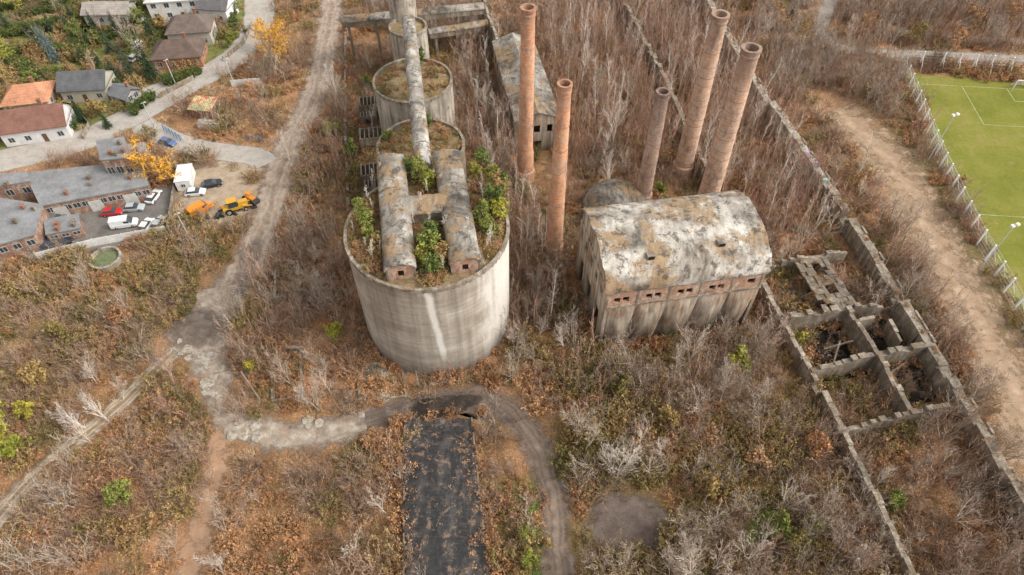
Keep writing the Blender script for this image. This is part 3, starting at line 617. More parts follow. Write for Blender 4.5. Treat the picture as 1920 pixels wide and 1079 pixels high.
# ---------------------------------------------------------------- low building with black tar roof
def tar():
    t=NT('tar_roof',.5,.45); n=t.noise(.3,7,.75,st=(1,.5,1)); col=t.ramp(n,[(.38,(.014,.013,.013)),(.5,(.03,.027,.027)),(.62,(.075,.067,.06))])
    m=t.noise(.6,6,.8); col=t.mix(t.ramp(m,[(.55,0.),(.60,.75)]),col,(.20,.13,.085))
    b=t.noise(.22,4,.7,st=(1.8,.5,1)); col=t.mix(t.ramp(b,[(.5,0.),(.56,.7)]),col,(.011,.011,.011))
    x,y,z=t.sep(t.pos); ln=t.ma('FRACT',t.ma('ADD',t.ma('MULTIPLY',y,1.0),t.ma('MULTIPLY',t.noise(.4,3,.5),.6))); lf=t.ma('MULTIPLY',t.ramp(ln,[(0.,.55),(.07,0.)]),t.ramp(t.noise(.35,4,.7,st=(.6,1,1)),[(.45,0.),(.6,1.)])); col=t.mix(lf,col,(.12,.105,.09))
    h=t.noise(2,5,.7); col=t.mix(.6,col,t.ramp(h,[(.3,.4),(.7,1.8)]),'MULTIPLY'); return t.done(col,h,.6,.12)
m_tar=tar(); TZ=1.5
P=[G2(*q,TZ) for q in ((757,790),(884,784),(920,1120),(757,1120))]; TP=P
e=thing('flat_roof_building','long low building with patched black tar-felt roof','building',(P[0][0],P[0][1],0))
cx_=sum(p[0] for p in P)/4; cy_=sum(p[1] for p in P)/4
Q=[(cx_+(x-cx_)*.95,cy_+(y-cy_)*.98) for x,y in P]
mb=MB(); mb.prism(Q,0,TZ-.2); mb.make('wall',m_concd,e)
mb=MB(); N=60; lp=lambda A,B,t:(A[0]+(B[0]-A[0])*t,A[1]+(B[1]-A[1])*t); NU=10; vs=[]
for i in range(N+1):
    l=lp(P[0],P[3],i/N); r=lp(P[1],P[2],i/N)
    for k in range(NU+1):
        s_=k/NU
        if k in(0,NU): s_+=R.uniform(-.03,.03)
        q=lp(l,r,s_); vs.append((q[0],q[1]+(R.uniform(-.35,.35) if i in (0,N) else 0),TZ+R.uniform(-.05,.05)))
for i in range(N+1):
    for k in range(NU+1): v_=vs[i*(NU+1)+k]; vs.append((v_[0],v_[1],TZ-.2))
K=NU+1; B_=(N+1)*K
fs=[(i*K+k,(i+1)*K+k,(i+1)*K+k+1,i*K+k+1) for i in range(N) for k in range(NU)]+[(B_+i*K+k,B_+i*K+k+1,B_+(i+1)*K+k+1,B_+(i+1)*K+k) for i in range(N) for k in range(NU)]
fs+=[(i*K,B_+i*K,B_+(i+1)*K,(i+1)*K) for i in range(N)]+[(i*K+NU,(i+1)*K+NU,B_+(i+1)*K+NU,B_+i*K+NU) for i in range(N)]+[(k,k+1,B_+k+1,B_+k) for k in range(NU)]+[(N*K+k,B_+N*K+k,B_+N*K+k+1,N*K+k+1) for k in range(NU)]
mb.add(vs,fs); mb.make('roof',m_tar,e)
for s in ((P[0],P[3]),(P[1],P[2])):
    L=math.dist(*s); f=Fr(*s[0],0,math.atan2(s[1][1]-s[0][1],s[1][0]-s[0][0])); u=0
    while u<L-1.5:
        l=R.uniform(.8,2.4)
        if R.random()<.35: mb=MB(); mb.box(f,u,u+l,-.1,.14,TZ-.04,TZ+R.uniform(.05,.16)); mb.make('parapet',m_concd,e)
        u+=l+.1
# ---------------------------------------------------------------- houses
m_glass=NT('window_glass',.1,.6).done((.05,.06,.07))
m_frame=simple('window_frame',(.6,.58,.54)); m_door=simple('door_wood',(.16,.09,.05))
m_chst=simple('chimney_brick',(.3,.15,.1))
WM={}
def wmat(c,nm='render'):
    k=(nm,c)
    if k not in WM: WM[k]=simple('wall_'+nm,c,None,.6,.85,.2)
    return WM[k]
def rmat(c):
    if c in WM: return WM[c]
    t=NT('tile_roof',.8,.25); x,y,z=t.sep(t.pos); n=t.noise(.5,6,.7); col=t.ramp(n,[(.3,tuple(a*.6 for a in c)),(.7,c)])
    ln=t.ma('FRACT',t.ma('MULTIPLY',z,3.)); col=t.mix(.5,col,t.ramp(ln,[(0.,.6),(.25,1.1)]),'MULTIPLY'); h=t.noise(3,4,.7); col=t.mix(.4,col,t.ramp(h,[(.3,.6),(.7,1.3)]),'MULTIPLY'); WM[c]=t.done(col); return WM[c]
def window(f,u,z,w_,h_,par,t=-.02):
    mb=MB(); mb.box(f,u-w_/2,u+w_/2,t,t+.012,z,z+h_); p=mb.make('window',m_glass,par)
    mb=MB()
    for a0,a1,b0,b1 in ((u-w_/2-.07,u-w_/2,z-.07,z+h_+.07),(u+w_/2,u+w_/2+.07,z-.07,z+h_+.07),(u-w_/2,u+w_/2,z-.07,z),(u-w_/2,u+w_/2,z+h_,z+h_+.07),(u-.03,u+.03,z,z+h_)):
        mb.box(f,a0,a1,t-.04,t+.004,b0,b1)
    o=mb.make('frame',m_frame,p)
def house(px,py,w_,d_,ang,h,roofh,rc,wc,label,hip=False,storeys=1):
    x,y=G2(px,py); f=Fr(x,y,0,rad(ang)); e=thing('house',label,'house',(x,y,0)); W2=w_/2
    mb=MB(); mb.box(f,-W2,W2,0,d_,0,h)
    ins=W2*.55 if hip else 0
    if not hip:
        for u in (-W2,W2): mb.add([f.W(u,0,h),f.W(u,d_,h),f.W(u,d_/2,h+roofh)],[(0,1,2)])
    mb.make('wall',wmat(wc),e)
    mb=MB(); ov=.5; rz=h-.02
    A=[f.W(-W2-ov,-ov,rz-.1),f.W(W2+ov,-ov,rz-.1),f.W(W2+ov,d_+ov,rz-.1),f.W(-W2-ov,d_+ov,rz-.1)]
    r1=f.W(-W2-(ov if not hip else 0)+ins,d_/2,h+roofh+.1); r2=f.W(W2+(ov if not hip else 0)-ins,d_/2,h+roofh+.1)
    V=A+[r1,r2]; V2=[(a,b,c-.18) for a,b,c in V]
    mb.add(V+V2,[(0,1,5,4),(2,3,4,5),(7,6,10,11),(9,8,11,10),(0,6,7,1),(2,8,9,3),(1,7,8,2),(3,9,6,0)]+([(1,2,5),(3,0,4)] if hip else []))
    r=mb.make('roof',rmat(rc),e)
    mb=MB(); mb.box(f,W2*.3,W2*.3+.7,d_*.6,d_*.6+.6,h,h+roofh+.9); mb.box(f,W2*.3-.08,W2*.3+.78,d_*.6-.08,d_*.6+.68,h+roofh+.9,h+roofh+1.05); mb.make('chimney',m_chst,r)
    n=max(2,int(w_/3)); di=n//2
    for s in range(storeys):
        for k in range(n):
            u=-W2+w_*(k+.5)/n
            if s==0 and k==di:
                mb=MB(); mb.box(f,u-.5,u+.5,-.05,-.004,.05,2.15); dd=mb.make('door',m_door,e); continue
            window(f,u,1+s*2.8,1.2,1.2,e)
    for fu,sg in ((W2,1),(-W2,-1)):
        g_=f.sub(fu,0 if sg>0 else d_,0,math.pi/2*sg)
        for k in range(2): window(g_,d_*(.3+.4*k),1.1,1.1,1.2,e)
    P=[f.W(a,b)[:2] for a,b in ((-W2-.6,-.6),(W2+.6,-.6),(W2+.6,d_+.6),(-W2-.6,d_+.6))]
    global block; block|=pmask(P)
house(165,192,10.5,8,6,3.6,2.6,(.13,.13,.135),(.5,.46,.38),'small cream house with dark grey gable roof')
house(75,268,14,8,14,3.8,3.2,(.24,.12,.09),(.72,.70,.68),'white house with maroon gable roof beside the road')
house(58,215,10,8.5,12,3.2,2.4,(.55,.26,.15),(.6,.52,.42),'bungalow with bright orange hipped tile roof',True)
house(338,130,12,8.5,8,3.4,2.6,(.15,.105,.085),(.42,.20,.11),'house with brown hipped roof and orange brick walls',True)
house(362,88,11,8,8,4.2,2.8,(.17,.13,.11),(.55,.5,.42),'larger house with brown hipped tile roof',True,1)
house(205,48,12,7,2,3.4,1.6,(.36,.32,.28),(.5,.47,.42),'low garage-like house with pale grey roof')
house(335,38,14,9,8,5.8,2.2,(.62,.60,.57),(.80,.78,.75),'white modern villa with pale roof',True,2)
house(405,44,8,7,-8,4.2,2.4,(.16,.15,.15),(.76,.74,.71),'white villa wing with dark grey roof')
house(350,-14,12,8,5,4,2.4,(.2,.14,.11),(.6,.55,.48),'detached house with brown gable roof')
house(228,197,5,4.5,-25,2.4,1.4,(.2,.2,.21),(.45,.42,.38),'small garden shed with grey roof')
house(20,-10,12,8,3,3.6,2.4,(.28,.16,.12),(.6,.55,.48),'detached house with red-brown roof')
house(1730,15,20,7,4,3,1.0,(.3,.28,.26),(.55,.5,.45),'row of low garages with pale flat-pitched roof')
house(1840,-5,14,8,4,3.4,1.2,(.12,.11,.11),(.5,.45,.4),'low house with dark shallow roof')
m_felt=simple('roof_felt',(.28,.28,.28),(.17,.17,.17),.35,.8); m_wbrick=brick('workshop_brick',(.34,.19,.13),(.23,.14,.1),mort=.1)
def flatb(px,h,label,nw=6,door=False):
    P=[G2(a,b,h) for a,b in px]; e=thing('workshop_building',label,'workshop',(P[0][0],P[0][1],0)); mb=MB(); mb.prism(P,0,h-.3); mb.make('wall',m_wbrick,e)
    cx=sum(p[0] for p in P)/4; cy=sum(p[1] for p in P)/4; Q=[(cx+(x-cx)*1.03,cy+(y-cy)*1.04) for x,y in P]
    mb=MB(); mb.prism(Q,h-.3,h); r=mb.make('roof',m_felt,e)
    for k in range(4):
        t1,t2=R.uniform(.15,.85),R.uniform(.2,.8); x=P[0][0]*(1-t1)+P[1][0]*t1; y=P[0][1]*(1-t2)+P[3][1]*t2
        mb=MB(); f=Fr(x,y,h); mb.box(f,-.3,.3,-.3,.3,0,.9); mb.box(f,-.38,.38,-.38,.38,.9,1.02); mb.make('roof_vent',m_chst if k%2 else m_concd,r)
    L=math.dist(P[0],P[1]); f=Fr(*P[0],0,math.atan2(P[1][1]-P[0][1],P[1][0]-P[0][0]))
    for k in range(nw):
        u=L*(k+.5)/nw
        if door and k%4==1:
            mb=MB(); mb.box(f,u-1.3,u+1.3,-.08,-.01,.03,2.8); mb.make('garage_door',m_frame,e)
        else: window(f,u,h*.45,1.3,h*.28,e)
    global block; block|=pmask(P); return e
flatb([(78,385),(276,348),(262,303),(48,325)],4.2,'long brick workshop with grey felt flat roof and many windows',12,True)
flatb([(-70,475),(62,440),(78,385),(-70,362)],4.4,'grey flat-roofed workshop wing with brick walls',5)
flatb([(-70,360),(55,340),(48,322),(-70,335)],5.2,'narrow raised flat-roof block adjoining workshop',4)
flatb([(188,300),(240,296),(232,258),(180,264)],8.0,'square two-storey brick block with flat roof',3)
flatb([(241,306),(276,300),(272,268),(238,272)],5.4,'small annex with blue-grey flat roof',2)
flatb([(86,440),(150,428),(146,402),(82,412)],2.6,'low lean-to shed against workshop',3)
# ---------------------------------------------------------------- vehicles
m_tyre=simple('tyre_rubber',(.02,.02,.02)); m_rim=simple('wheel_rim',(.35,.35,.36)); m_lampg=simple('headlight_glass',(.75,.75,.72)); m_tail=simple('tail_light',(.4,.02,.02))
def paint(c):
    k=('p',c)
    if k not in WM:
        t=NT('car_paint',.3,.5); WM[k]=t.done(t.ramp(t.noise(3,4,.6),[(.3,tuple(x*.85 for x in c)),(.7,c)]))
    return WM[k]
def wheel(f,u,v,r,par,name='wheel'):
    mb=MB(); a=f.W(u,v-.11,r); b=f.W(u,v+.11,r); mb.tube([a,b],[r,r],14,0); w_=mb.make(name,m_tyre,par); s=.125 if v>0 else -.125
    mb=MB(); mb.tube([f.W(u,v+s*.8,r),f.W(u,v+s,r)],[r*.6,r*.5],10); mb.make('rim',m_rim,w_)
def car(px,py,ang,c,label,kind='car',L=4.3):
    x,y=G2(px,py); f=Fr(x,y,.03,rad(ang)); W=1.8; e=thing('parked_car' if kind=='car' else 'parked_van',label,kind,(x,y,.03),'vehicles parked around the workshop yard'); h=L/2
    if kind=='car':
        lo=[(-h,.38),(-h+.05,.82),(-h+.5,.95),(h*.42,.97),(h-.35,.82),(h-.02,.62),(h,.35),(h*.72,.22),(-h*.75,.22)]
        cb=[(-h*.88,.94),(-h*.6,1.40),(h*.08,1.43),(h*.46,.95)]; ww=.72
    else:
        L=5.2;h=2.6; lo=[(-h,.4),(-h,1.15),(h*.62,1.15),(h-.1,.9),(h,.4),(h*.7,.25),(-h*.8,.25)]; cb=[(-h*.99,1.14),(-h*.97,2.12),(h*.38,2.14),(h*.66,1.14)]; ww=.86; W=1.95
    mb=MB(); n=len(lo)
    vs=[f.W(a,-W/2,b) for a,b in lo]+[f.W(a,W/2,b) for a,b in lo]; 
    mb.add(vs,[list(range(n)),list(range(n,2*n))[::-1]]+[(i,(i+1)%n,n+(i+1)%n,n+i)[::-1] for i in range(n)]); b_=mb.make('body',paint(c),e)
    bm=b_.modifiers.new('bevel','BEVEL'); bm.width=.08; bm.segments=2
    Wb,Wt=W*.94,W*ww; P=[(cb[0],Wb),(cb[1],Wt),(cb[2],Wt),(cb[3],Wb)]
    vs=[f.W(p[0],-w_/2,p[1]) for p,w_ in P]+[f.W(p[0],w_/2,p[1]) for p,w_ in P]
    mb=MB(); fs=[(0,3,2,1),(4,5,6,7),(0,1,5,4),(2,3,7,6)]
    if kind=='van': mb.add(vs,[(0,3,2,1),(4,5,6,7),(0,1,5,4)],1); mb.add(vs,[(2,3,7,6)],0)
    else: mb.add(vs,fs,0)
    mb.make('window',[m_glass,paint(c)],e)
    if kind=='van':
        for s in (-1,1):
            mb=MB(); mb.box(f,h*.1,h*.5,s*W*.455-.015,s*W*.455+.015,1.25,1.85,0); mb.make('side_window',m_glass,e)
    mb=MB(); z=cb[1][1]; mb.box(f,cb[1][0]-.04,cb[2][0]+.04,-Wt/2-.01,Wt/2+.01,z-.0,z+.06,tp=.03); mb.make('roof',paint(c),e)
    for u in (-h*.6,h*.62):
        for v in (-W/2+.08,W/2-.08): wheel(f,u,v,.33,e)
    for v in (-W*.36,W*.36):
        mb=MB(); mb.box(f,h-.06,h+.02,v-.16,v+.16,.55,.7); mb.make('headlight',m_lampg,e)
        mb=MB(); mb.box(f,-h-.02,-h+.04,v-.14,v+.14,.62,.8); mb.make('tail_light',m_tail,e)
WH=(.75,.74,.72);SV=(.42,.43,.44);BK=(.03,.03,.035);RD=(.5,.03,.03);DB=(.05,.06,.09);GR=(.15,.155,.16)
car(212,402,8,RD,'red hatchback parked by the workshop wall'); car(236,424,12,WH,'white delivery van parked in the yard','van')
car(276,427,82,WH,'white hatchback parked in the yard'); car(290,373,80,WH,'white car parked beside the workshop end'); car(253,394,5,SV,'silver estate car beside workshop')
car(300,423,80,SV,'silver car parked by the yard wall'); car(105,438,12,SV,'silver saloon parked near workshop'); car(96,464,70,DB,'dark blue car parked at the yard edge')
car(122,462,65,BK,'black car parked at the yard edge'); car(72,462,60,DB,'dark hatchback parked at the yard edge'); car(108,415,10,GR,'grey car beside the low shed'); car(50,470,20,SV,'silver car by the white wall')
car(368,365,8,WH,'white car on the gravel lot'); car(399,349,18,BK,'black car on the gravel lot'); car(378,398,48,(.75,.25,.02),'bright orange van parked on gravel','van')
car(262,42,5,WH,'white car parked outside house'); car(256,88,75,WH,'white car in a driveway'); car(316,271,-20,(.1,.15,.3),'blue car beside the driveway'); car(255,112,70,SV,'silver car in a driveway')
x,y=G2(445,395); f=Fr(x,y,0,rad(25)); m_yel=paint((.62,.34,.03)); m_steel=simple('dark_steel',(.06,.055,.05)); OR=paint((.65,.25,.03))
e=thing('backhoe_loader','yellow-orange backhoe loader with raised arm on gravel lot','excavator',(x,y,0))
mb=MB(); mb.box(f,-2.6,2.4,-.8,.8,.8,1.5); mb.box(f,.6,2.6,-.6,.6,1.5,2.2,tp=.08); mb.make('body',m_yel,e)
mb=MB(); mb.box(f,-1.4,.5,-.75,.75,1.5,2.9,tp=.12); mb.make('cab_window',m_glass,e); mb=MB(); mb.box(f,-1.45,.55,-.8,.8,2.9,3.05); mb.make('cab_roof',m_yel,e)
for u,r in ((-1.6,.75),(1.8,.55)):
    for v in (-1,1): wheel(f,u,v,r,e)
mb=MB(); mb.tube([f.W(-2.5,0,1.4),f.W(-3.6,0,3.6),f.W(-5.4,.2,3.0)],[.25,.22,.18],6); mb.tube([f.W(-5.4,.2,3.0),f.W(-5.9,.2,.9)],[.18,.15],6); mb.make('arm',OR,e)
mb=MB(); mb.box(f,-6.3,-5.6,-.3,.7,.1,.9,tp=.1); mb.make('bucket',m_steel,e)
for v in (-.8,.8): mb=MB(); mb.tube([f.W(1.2,v,1.6),f.W(3.2,v,.9)],[.14,.12],6); mb.make('loader_arm',m_yel,e)
mb=MB(); mb.add([f.W(3.1,-1.2,.2),f.W(3.1,1.2,.2),f.W(3.0,1.2,1.2),f.W(3.0,-1.2,1.2),f.W(4.0,-1.2,.1),f.W(4.0,1.2,.1)],[(0,1,2,3),(0,4,5,1),(0,3,4),(1,5,2)]); mb.make('loader_bucket',m_steel,e)
x,y=G2(472,378); f=Fr(x,y,0,rad(-35)); e=thing('road_roller','orange compact road roller beside the loader','road roller',(x,y,0))
mb=MB(); mb.box(f,-1.4,1.3,-.6,.6,.7,1.4,tp=.06); mb.box(f,-.6,.4,-.55,.55,2.3,2.42); 
for a in (-.5,.3):
    for b_ in (-.5,.5): mb.box(f,a-.04,a+.04,b_-.04,b_+.04,1.4,2.3)
mb.make('body',OR,e)
for u in (-1.3,1.4): mb=MB(); mb.tube([f.W(u,-.8,.6),f.W(u,.8,.6)],[.6,.6],16); mb.make('drum',m_steel,e)
x,y=G2(425,402); e=thing('machine_attachment','pile of dark steel machine attachments on gravel','scrap',(x,y,0)); mb=MB()
for k in range(16): ff=Fr(x+R.uniform(-2.5,2.5),y+R.uniform(-1.5,1.5),0,R.uniform(0,3)); mb.box(ff,-R.uniform(.3,.9),R.uniform(.3,.9),-.15,.25,0,R.uniform(.3,1.1))
mb.make('scrap_metal',m_steel,e)
x,y=G2(350,352); f=Fr(x,y,0,rad(10)); e=thing('site_container','white box container standing in the yard','container',(x,y,0)); mb=MB(); mb.box(f,-1.5,1.5,-1.2,4.4,.15,2.7)
for k in range(12): mb.box(f,-1.54,1.54,-1.1+k*.46,-1.0+k*.46,.2,2.6)
mb.make('body',m_white,e); window(f.sub(0,-1.25),0,1.2,.8,.7,e); mb=MB(); mb.box(f,-1.6,1.6,-1.3,4.5,2.7,2.8); mb.make('roof',m_white,e)
def panelfence(px,h,mat,label,step=2.5,name='panel_fence',solid=True,postm=None,th=.08,pw=.07,brace=False):
    P=[G2(a,b,0) for a,b in px]; e=thing(name,label,'fence',(*P[0],0)); mw=MB()
    for (ax,ay),(bx,by) in zip(P[:-1],P[1:]):
        L=math.hypot(bx-ax,by-ay); f=Fr(ax,ay,0,math.atan2(by-ay,bx-ax)); n=max(1,int(L/step))
        for i in range(n):
            mp=MB(); u=L*i/n; mp.box(f,u-pw,u+pw,-pw,pw,0,h+.1)
            if brace: mp.tube([f.W(u,.08,h*.85),f.W(u+.3,2.0*brace,.0)],[.08,.08],4)
            mp.make('post',postm or mat,e)
        for i in range(n):
            u0,u1=L*i/n+pw+.005,L*(i+1)/n-pw-.005
            if solid: mw.box(f,u0,u1,-th/2,th/2,.05,h-R.uniform(0,.06))
            else:
                for z in np.linspace(.3,h,6): mw.box(f,u0,u1,-.014,.014,z-.014,z+.014)
                k=int((u1-u0)/.6)
                for j in range(1,k): mw.box(f,u0+j*.6-.01,u0+j*.6+.01,-.014,.014,.1,h)
    mw.make('panel',mat,e)
panelfence([(74,488),(180,462),(315,437)],2.0,m_white,'whitewashed concrete panel fence along the yard')
panelfence([(318,437),(332,345)],1.8,m_concd,'grey concrete panel fence at yard edge')
panelfence([(436,164),(492,160)],2.0,m_white,'whitewashed concrete fence fragment')
panelfence([(0,158),(110,150)],1.6,m_conc,'grey concrete garden fence'); panelfence([(158,262),(170,238),(140,205)],1.5,m_conc,'grey concrete garden fence'); panelfence([(300,185),(365,150)],1.4,m_conc,'pale garden wall by road')
panelfence([(-20,75),(120,45)],1.4,m_concd,'dark grey garden panel fence'); panelfence([(420,115),(458,84),(474,48)],1.3,m_conc,'low concrete roadside wall')
m_blue=simple('blue_metal',(.05,.2,.4)); panelfence([(308,245),(345,268)],1.6,m_blue,'blue metal mesh gate at driveway',1.2,'metal_gate',False); panelfence([(464,265),(500,268)],1.6,m_blue,'blue metal barrier gate beside road',1.2,'metal_gate',False)
m_galv=simple('galvanised_post',(.62,.63,.62)); m_post=simple('white_post_paint',(.85,.85,.83),(.75,.75,.72),1)
FX=[(1683,122),(1720,215),(1760,315),(1790,380),(1830,460),(1880,550),(1935,655)]
panelfence(FX,4.2,m_galv,'tall galvanised mesh fence around football pitch',3.6,'pitch_fence',False,m_post,pw=.15,brace=1)
panelfence([(1683,122),(1760,128),(1850,133),(1960,142)],4.2,m_galv,'tall galvanised mesh fence behind the goal',3.6,'pitch_fence',False,m_post,pw=.15,brace=-1)
gp0=pc+pa*(-.1)+pb*24.5
e=thing('football_goal','white tubular football goal with net','goal',tuple(gp0)); mb=MB(); w7=pb*7.3; bk=-pa*1.8; U=Vector((0,0,2.4))
for a_,b_ in ((gp0,gp0+U),(gp0+w7,gp0+w7+U),(gp0+U,gp0+w7+U)): mb.tube([tuple(a_),tuple(b_)],[.13,.13],8)
mb.make('frame',m_white,e); mb=MB()
for k in range(19):
    t=k/18; mb.tube([tuple(gp0+w7*t+U),tuple(gp0+w7*t+bk+Vector((0,0,.05)))],[.025,.025],3)
for k in range(7):
    q=U*(1-k/6)+bk*(k/6)+Vector((0,0,.05)); mb.tube([tuple(gp0+q),tuple(gp0+w7+q)],[.025,.025],3)
mb.make('net',m_white,e)
def floodlight(tpx,h,label,name='floodlight_pole'):
    x,y,_=G(*tpx,h); e=thing(name,label,'floodlight' if 'flood' in name else 'lamp post',(x,y,0)); mb=MB(); mb.tube([(x,y,0),(x,y,h)],[.13,.07],8); mb.make('pole',m_galv,e)
    big='flood' in name
    mb=MB(); f=Fr(x,y,h,rad(20)); s=1 if big else .55; mb.box(f,-.9*s,.9*s,-.05,.05,-.05,.05); mb.make('crossarm',m_galv,e)
    for u in ((-.6,.6) if big else (.4,)): mb=MB(); mb.box(f,u-.35*s,u+.35*s,-.4*s,.25*s,.08,.08+.3*s,tp=.05*s); mb.make('lamp',m_white if big else m_galv,e)
floodlight((1790,217),12,'tall slim floodlight mast beside the pitch'); floodlight((1902,424),12,'tall slim floodlight mast beside the pitch')
def pole(px,py,h,label,arm=True,lean=(0,0)):
    x,y=G2(px,py); e=thing('utility_pole',label,'pole',(x,y,0)); mb=MB(); mb.tube([(x,y,0),(x+lean[0],y+lean[1],h)],[.17,.1],8); mb.make('post',m_conc,e)
    if arm: mb=MB(); f=Fr(x+lean[0],y+lean[1],h-.6,.5); mb.box(f,-1,1,-.08,.08,0,.15); mb.box(f,-.9,-.75,-.1,.1,.15,.45); mb.box(f,.75,.9,-.1,.1,.15,.45); mb.make('crossarm',m_steel,e)
pole(487,750,7,'leaning concrete utility pole with crossarm',lean=(-1.3,1)); pole(785,727,5,'short grey utility pole near silo',False); pole(557,440,8,'grey concrete utility pole by dirt road',False,(-1,.5)); pole(1036,722,6,'bare wooden utility pole in brush',False)
for a in ((422,140),(332,430),(268,222),(310,142)):
    floodlight((a[0],a[1]-28),7,'slim roadside street lamp','street_lamp')
x,y=G2(385,215); f=Fr(x,y,0,rad(-8)); e=thing('scrap_shelter','red and yellow painted corrugated shelter roof on posts','shelter',(x,y,0)); t=NT('red_yellow_paint',.7)
m_ry=t.done(t.ramp(t.noise(.6,4,.6),[(.42,(.42,.12,.08)),(.5,(.5,.42,.2)),(.6,(.3,.33,.15))]))
mb=MB(); 
for k in range(12): mb.add([f.W(-3+k*.5,-2,2.4),f.W(-2.75+k*.5,-2,2.52),f.W(-2.5+k*.5,-2,2.4),f.W(-2.5+k*.5,3,3.0),f.W(-2.75+k*.5,3,3.12),f.W(-3+k*.5,3,3.0)],[(0,1,4,5),(1,2,3,4)])
mb.make('roof',m_ry,e); mb=MB(); mb.box(f,-2.8,2.8,-1.8,2.8,0,2.35); mb.make('wall',m_chst,e)
x,y=G2(395,240); f=Fr(x,y,0,rad(-5)); e=thing('storage_box','white corrugated storage box with rusty lid','storage box',(x,y,0)); mb=MB(); mb.box(f,-2.6,2.6,-.8,.8,0,1.5); mb.make('body',m_white,e); mb=MB(); mb.box(f,-2.7,2.7,-.9,.9,1.5,1.62); mb.make('lid',m_conclt,e)
x,y=G2(201,490); e=thing('round_well','round concrete well ring with green water','well',(x,y,0)); mb=MB(); mb.lathe(Fr(x,y),[(3.0,0),(3.0,1.1),(2.6,1.1),(2.6,.1)],36); mb.make('ring',m_conclt,e)
mb=MB(); mb.lathe(Fr(x,y),[(2.59,.3),(.1,.31)],30,cap=True); mb.make('water_surface',simple('pond_green',(.2,.22,.12),(.1,.12,.06)),e); circ(x,y,4.6)
m_slab=concrete('broken_slabs',(.5,.45,.38),(.3,.26,.2))
for i in range(50):
    px,py=R.choice([(R.uniform(335,430),R.uniform(640,690)),(R.uniform(385,420),R.uniform(690,745)),(R.uniform(425,600),R.uniform(785,822)),(R.uniform(670,740),R.uniform(625,750)),(R.uniform(670,760),R.uniform(690,750)),(R.uniform(500,570),R.uniform(650,750))])
    x,y=G2(px,py); mb=MB(); n=5; a0=R.uniform(0,6); r=R.uniform(.35,1.1); zz=.05+i*.003; tl=R.uniform(-.04,.04)
    pl=[(x+r*math.cos(a0+k*1.256)*R.uniform(.7,1.2),y+r*math.sin(a0+k*1.256)*R.uniform(.7,1.2)) for k in range(n)]
    mb.add([(a_,b_,-.05) for a_,b_ in pl]+[(a_,b_,zz+tl*(a_-x)) for a_,b_ in pl],[[5,6,7,8,9]]+[(k,(k+1)%5,5+(k+1)%5,5+k) for k in range(5)])
    o=mb.make('broken_slab',m_slab,origin=(x,y,0)); tag(o,'broken pale concrete slab lying on the ground','slab','broken slabs scattered on the old road')
# ---------------------------------------------------------------- GROUND
def axis_coords(a,b,st,far):
    c=list(np.arange(a,b,st)); k=[b,b+20,b+60,b+150,b+400,far]; l=[-far,a-400,a-150,a-60,a-20]; return np.array(l+c+k)
cx=axis_coords(-180,196,1.5,3000); cy=axis_coords(14,246,1.5,3000)
CX,CY=np.meshgrid(cx,cy); nxv,nyv=len(cx),len(cy)
tint=np.zeros(CX.shape+(3,))
def blur(a,k):
    for _ in range(k):
        a=(a+np.roll(a,1,0)+np.roll(a,-1,0)+np.roll(a,1,1)+np.roll(a,-1,1))/5
    return a
def paintz(px,ch,val,k=3):
    m=pmask(gp(px),CX,CY).astype(float)*val; tint[...,ch]=np.maximum(tint[...,ch],blur(m,k))
paintz([(-200,-60),(480,-60),(450,110),(230,215),(0,290),(-200,300)],0,1.); paintz([(1000,700),(1500,700),(1620,1150),(980,1150)],0,.5,6)
paintz([(-200,480),(330,470),(300,620),(-200,900)],0,.6,8); paintz([(895,860),(1010,890),(1030,1150),(920,1150)],0,.85,4); paintz([(1380,930),(1560,930),(1600,1100),(1380,1100)],0,.8,5)
paintz([(1680,110),(1700,138),(1790,350),(1860,480),(1930,630),(1910,680),(1830,540),(1750,400),(1670,240)],0,1.1,2)
paintz([(1560,230),(1680,250),(1800,480),(1960,800),(1960,950),(1750,600)],1,.4,5); paintz([(1360,-60),(2100,-60),(2100,100),(1680,110),(1500,130)],1,.25,6); paintz([(560,-60),(650,-60),(640,300),(500,420),(520,250)],1,.3,5)
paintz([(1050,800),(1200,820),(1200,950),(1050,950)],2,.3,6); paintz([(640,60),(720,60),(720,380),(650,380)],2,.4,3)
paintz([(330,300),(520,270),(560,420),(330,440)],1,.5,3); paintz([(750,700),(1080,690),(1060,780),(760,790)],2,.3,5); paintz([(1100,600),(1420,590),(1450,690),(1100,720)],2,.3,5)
for path,w2,(hw,hv) in ROADS:
    d=pdist(path,CX,CY); tint[...,1]=np.maximum(tint[...,1],np.clip(1-(d-w2*.6)/(hw+.01),0,1)*hv)
vs=np.stack([CX.ravel(),CY.ravel(),np.zeros(CX.size)],1)
idx=np.arange(nxv*nyv).reshape(nyv,nxv); fs=np.stack([idx[:-1,:-1].ravel(),idx[:-1,1:].ravel(),idx[1:,1:].ravel(),idx[1:,:-1].ravel()],1)
me=bpy.data.meshes.new('ground'); me.from_pydata(vs.tolist(),[],fs.tolist()); at=me.color_attributes.new('tint','FLOAT_COLOR','POINT')
at.data.foreach_set('color',np.concatenate([tint.reshape(-1,3),np.ones((CX.size,1))],1).ravel().astype(np.float32))
t=NT('leaf_litter_ground',.95,.1); ta=t.n('ShaderNodeAttribute',attribute_name='tint'); tr,tg,tb=t.sep(ta.outputs['Vector'])
n1=t.noise(.05,6,.65); col=t.ramp(n1,[(.32,(.23,.145,.07)),(.46,(.32,.18,.09)),(.58,(.42,.23,.125)),(.72,(.35,.225,.14))])
n2=t.noise(.35,7,.7); col=t.mix(.75,col,t.ramp(n2,[(.3,.42),(.5,1.),(.7,1.45)]),'MULTIPLY')
gr=t.mix(n2,(.10,.10,.028),(.24,.20,.075)); n3=t.noise(.12,6,.7)
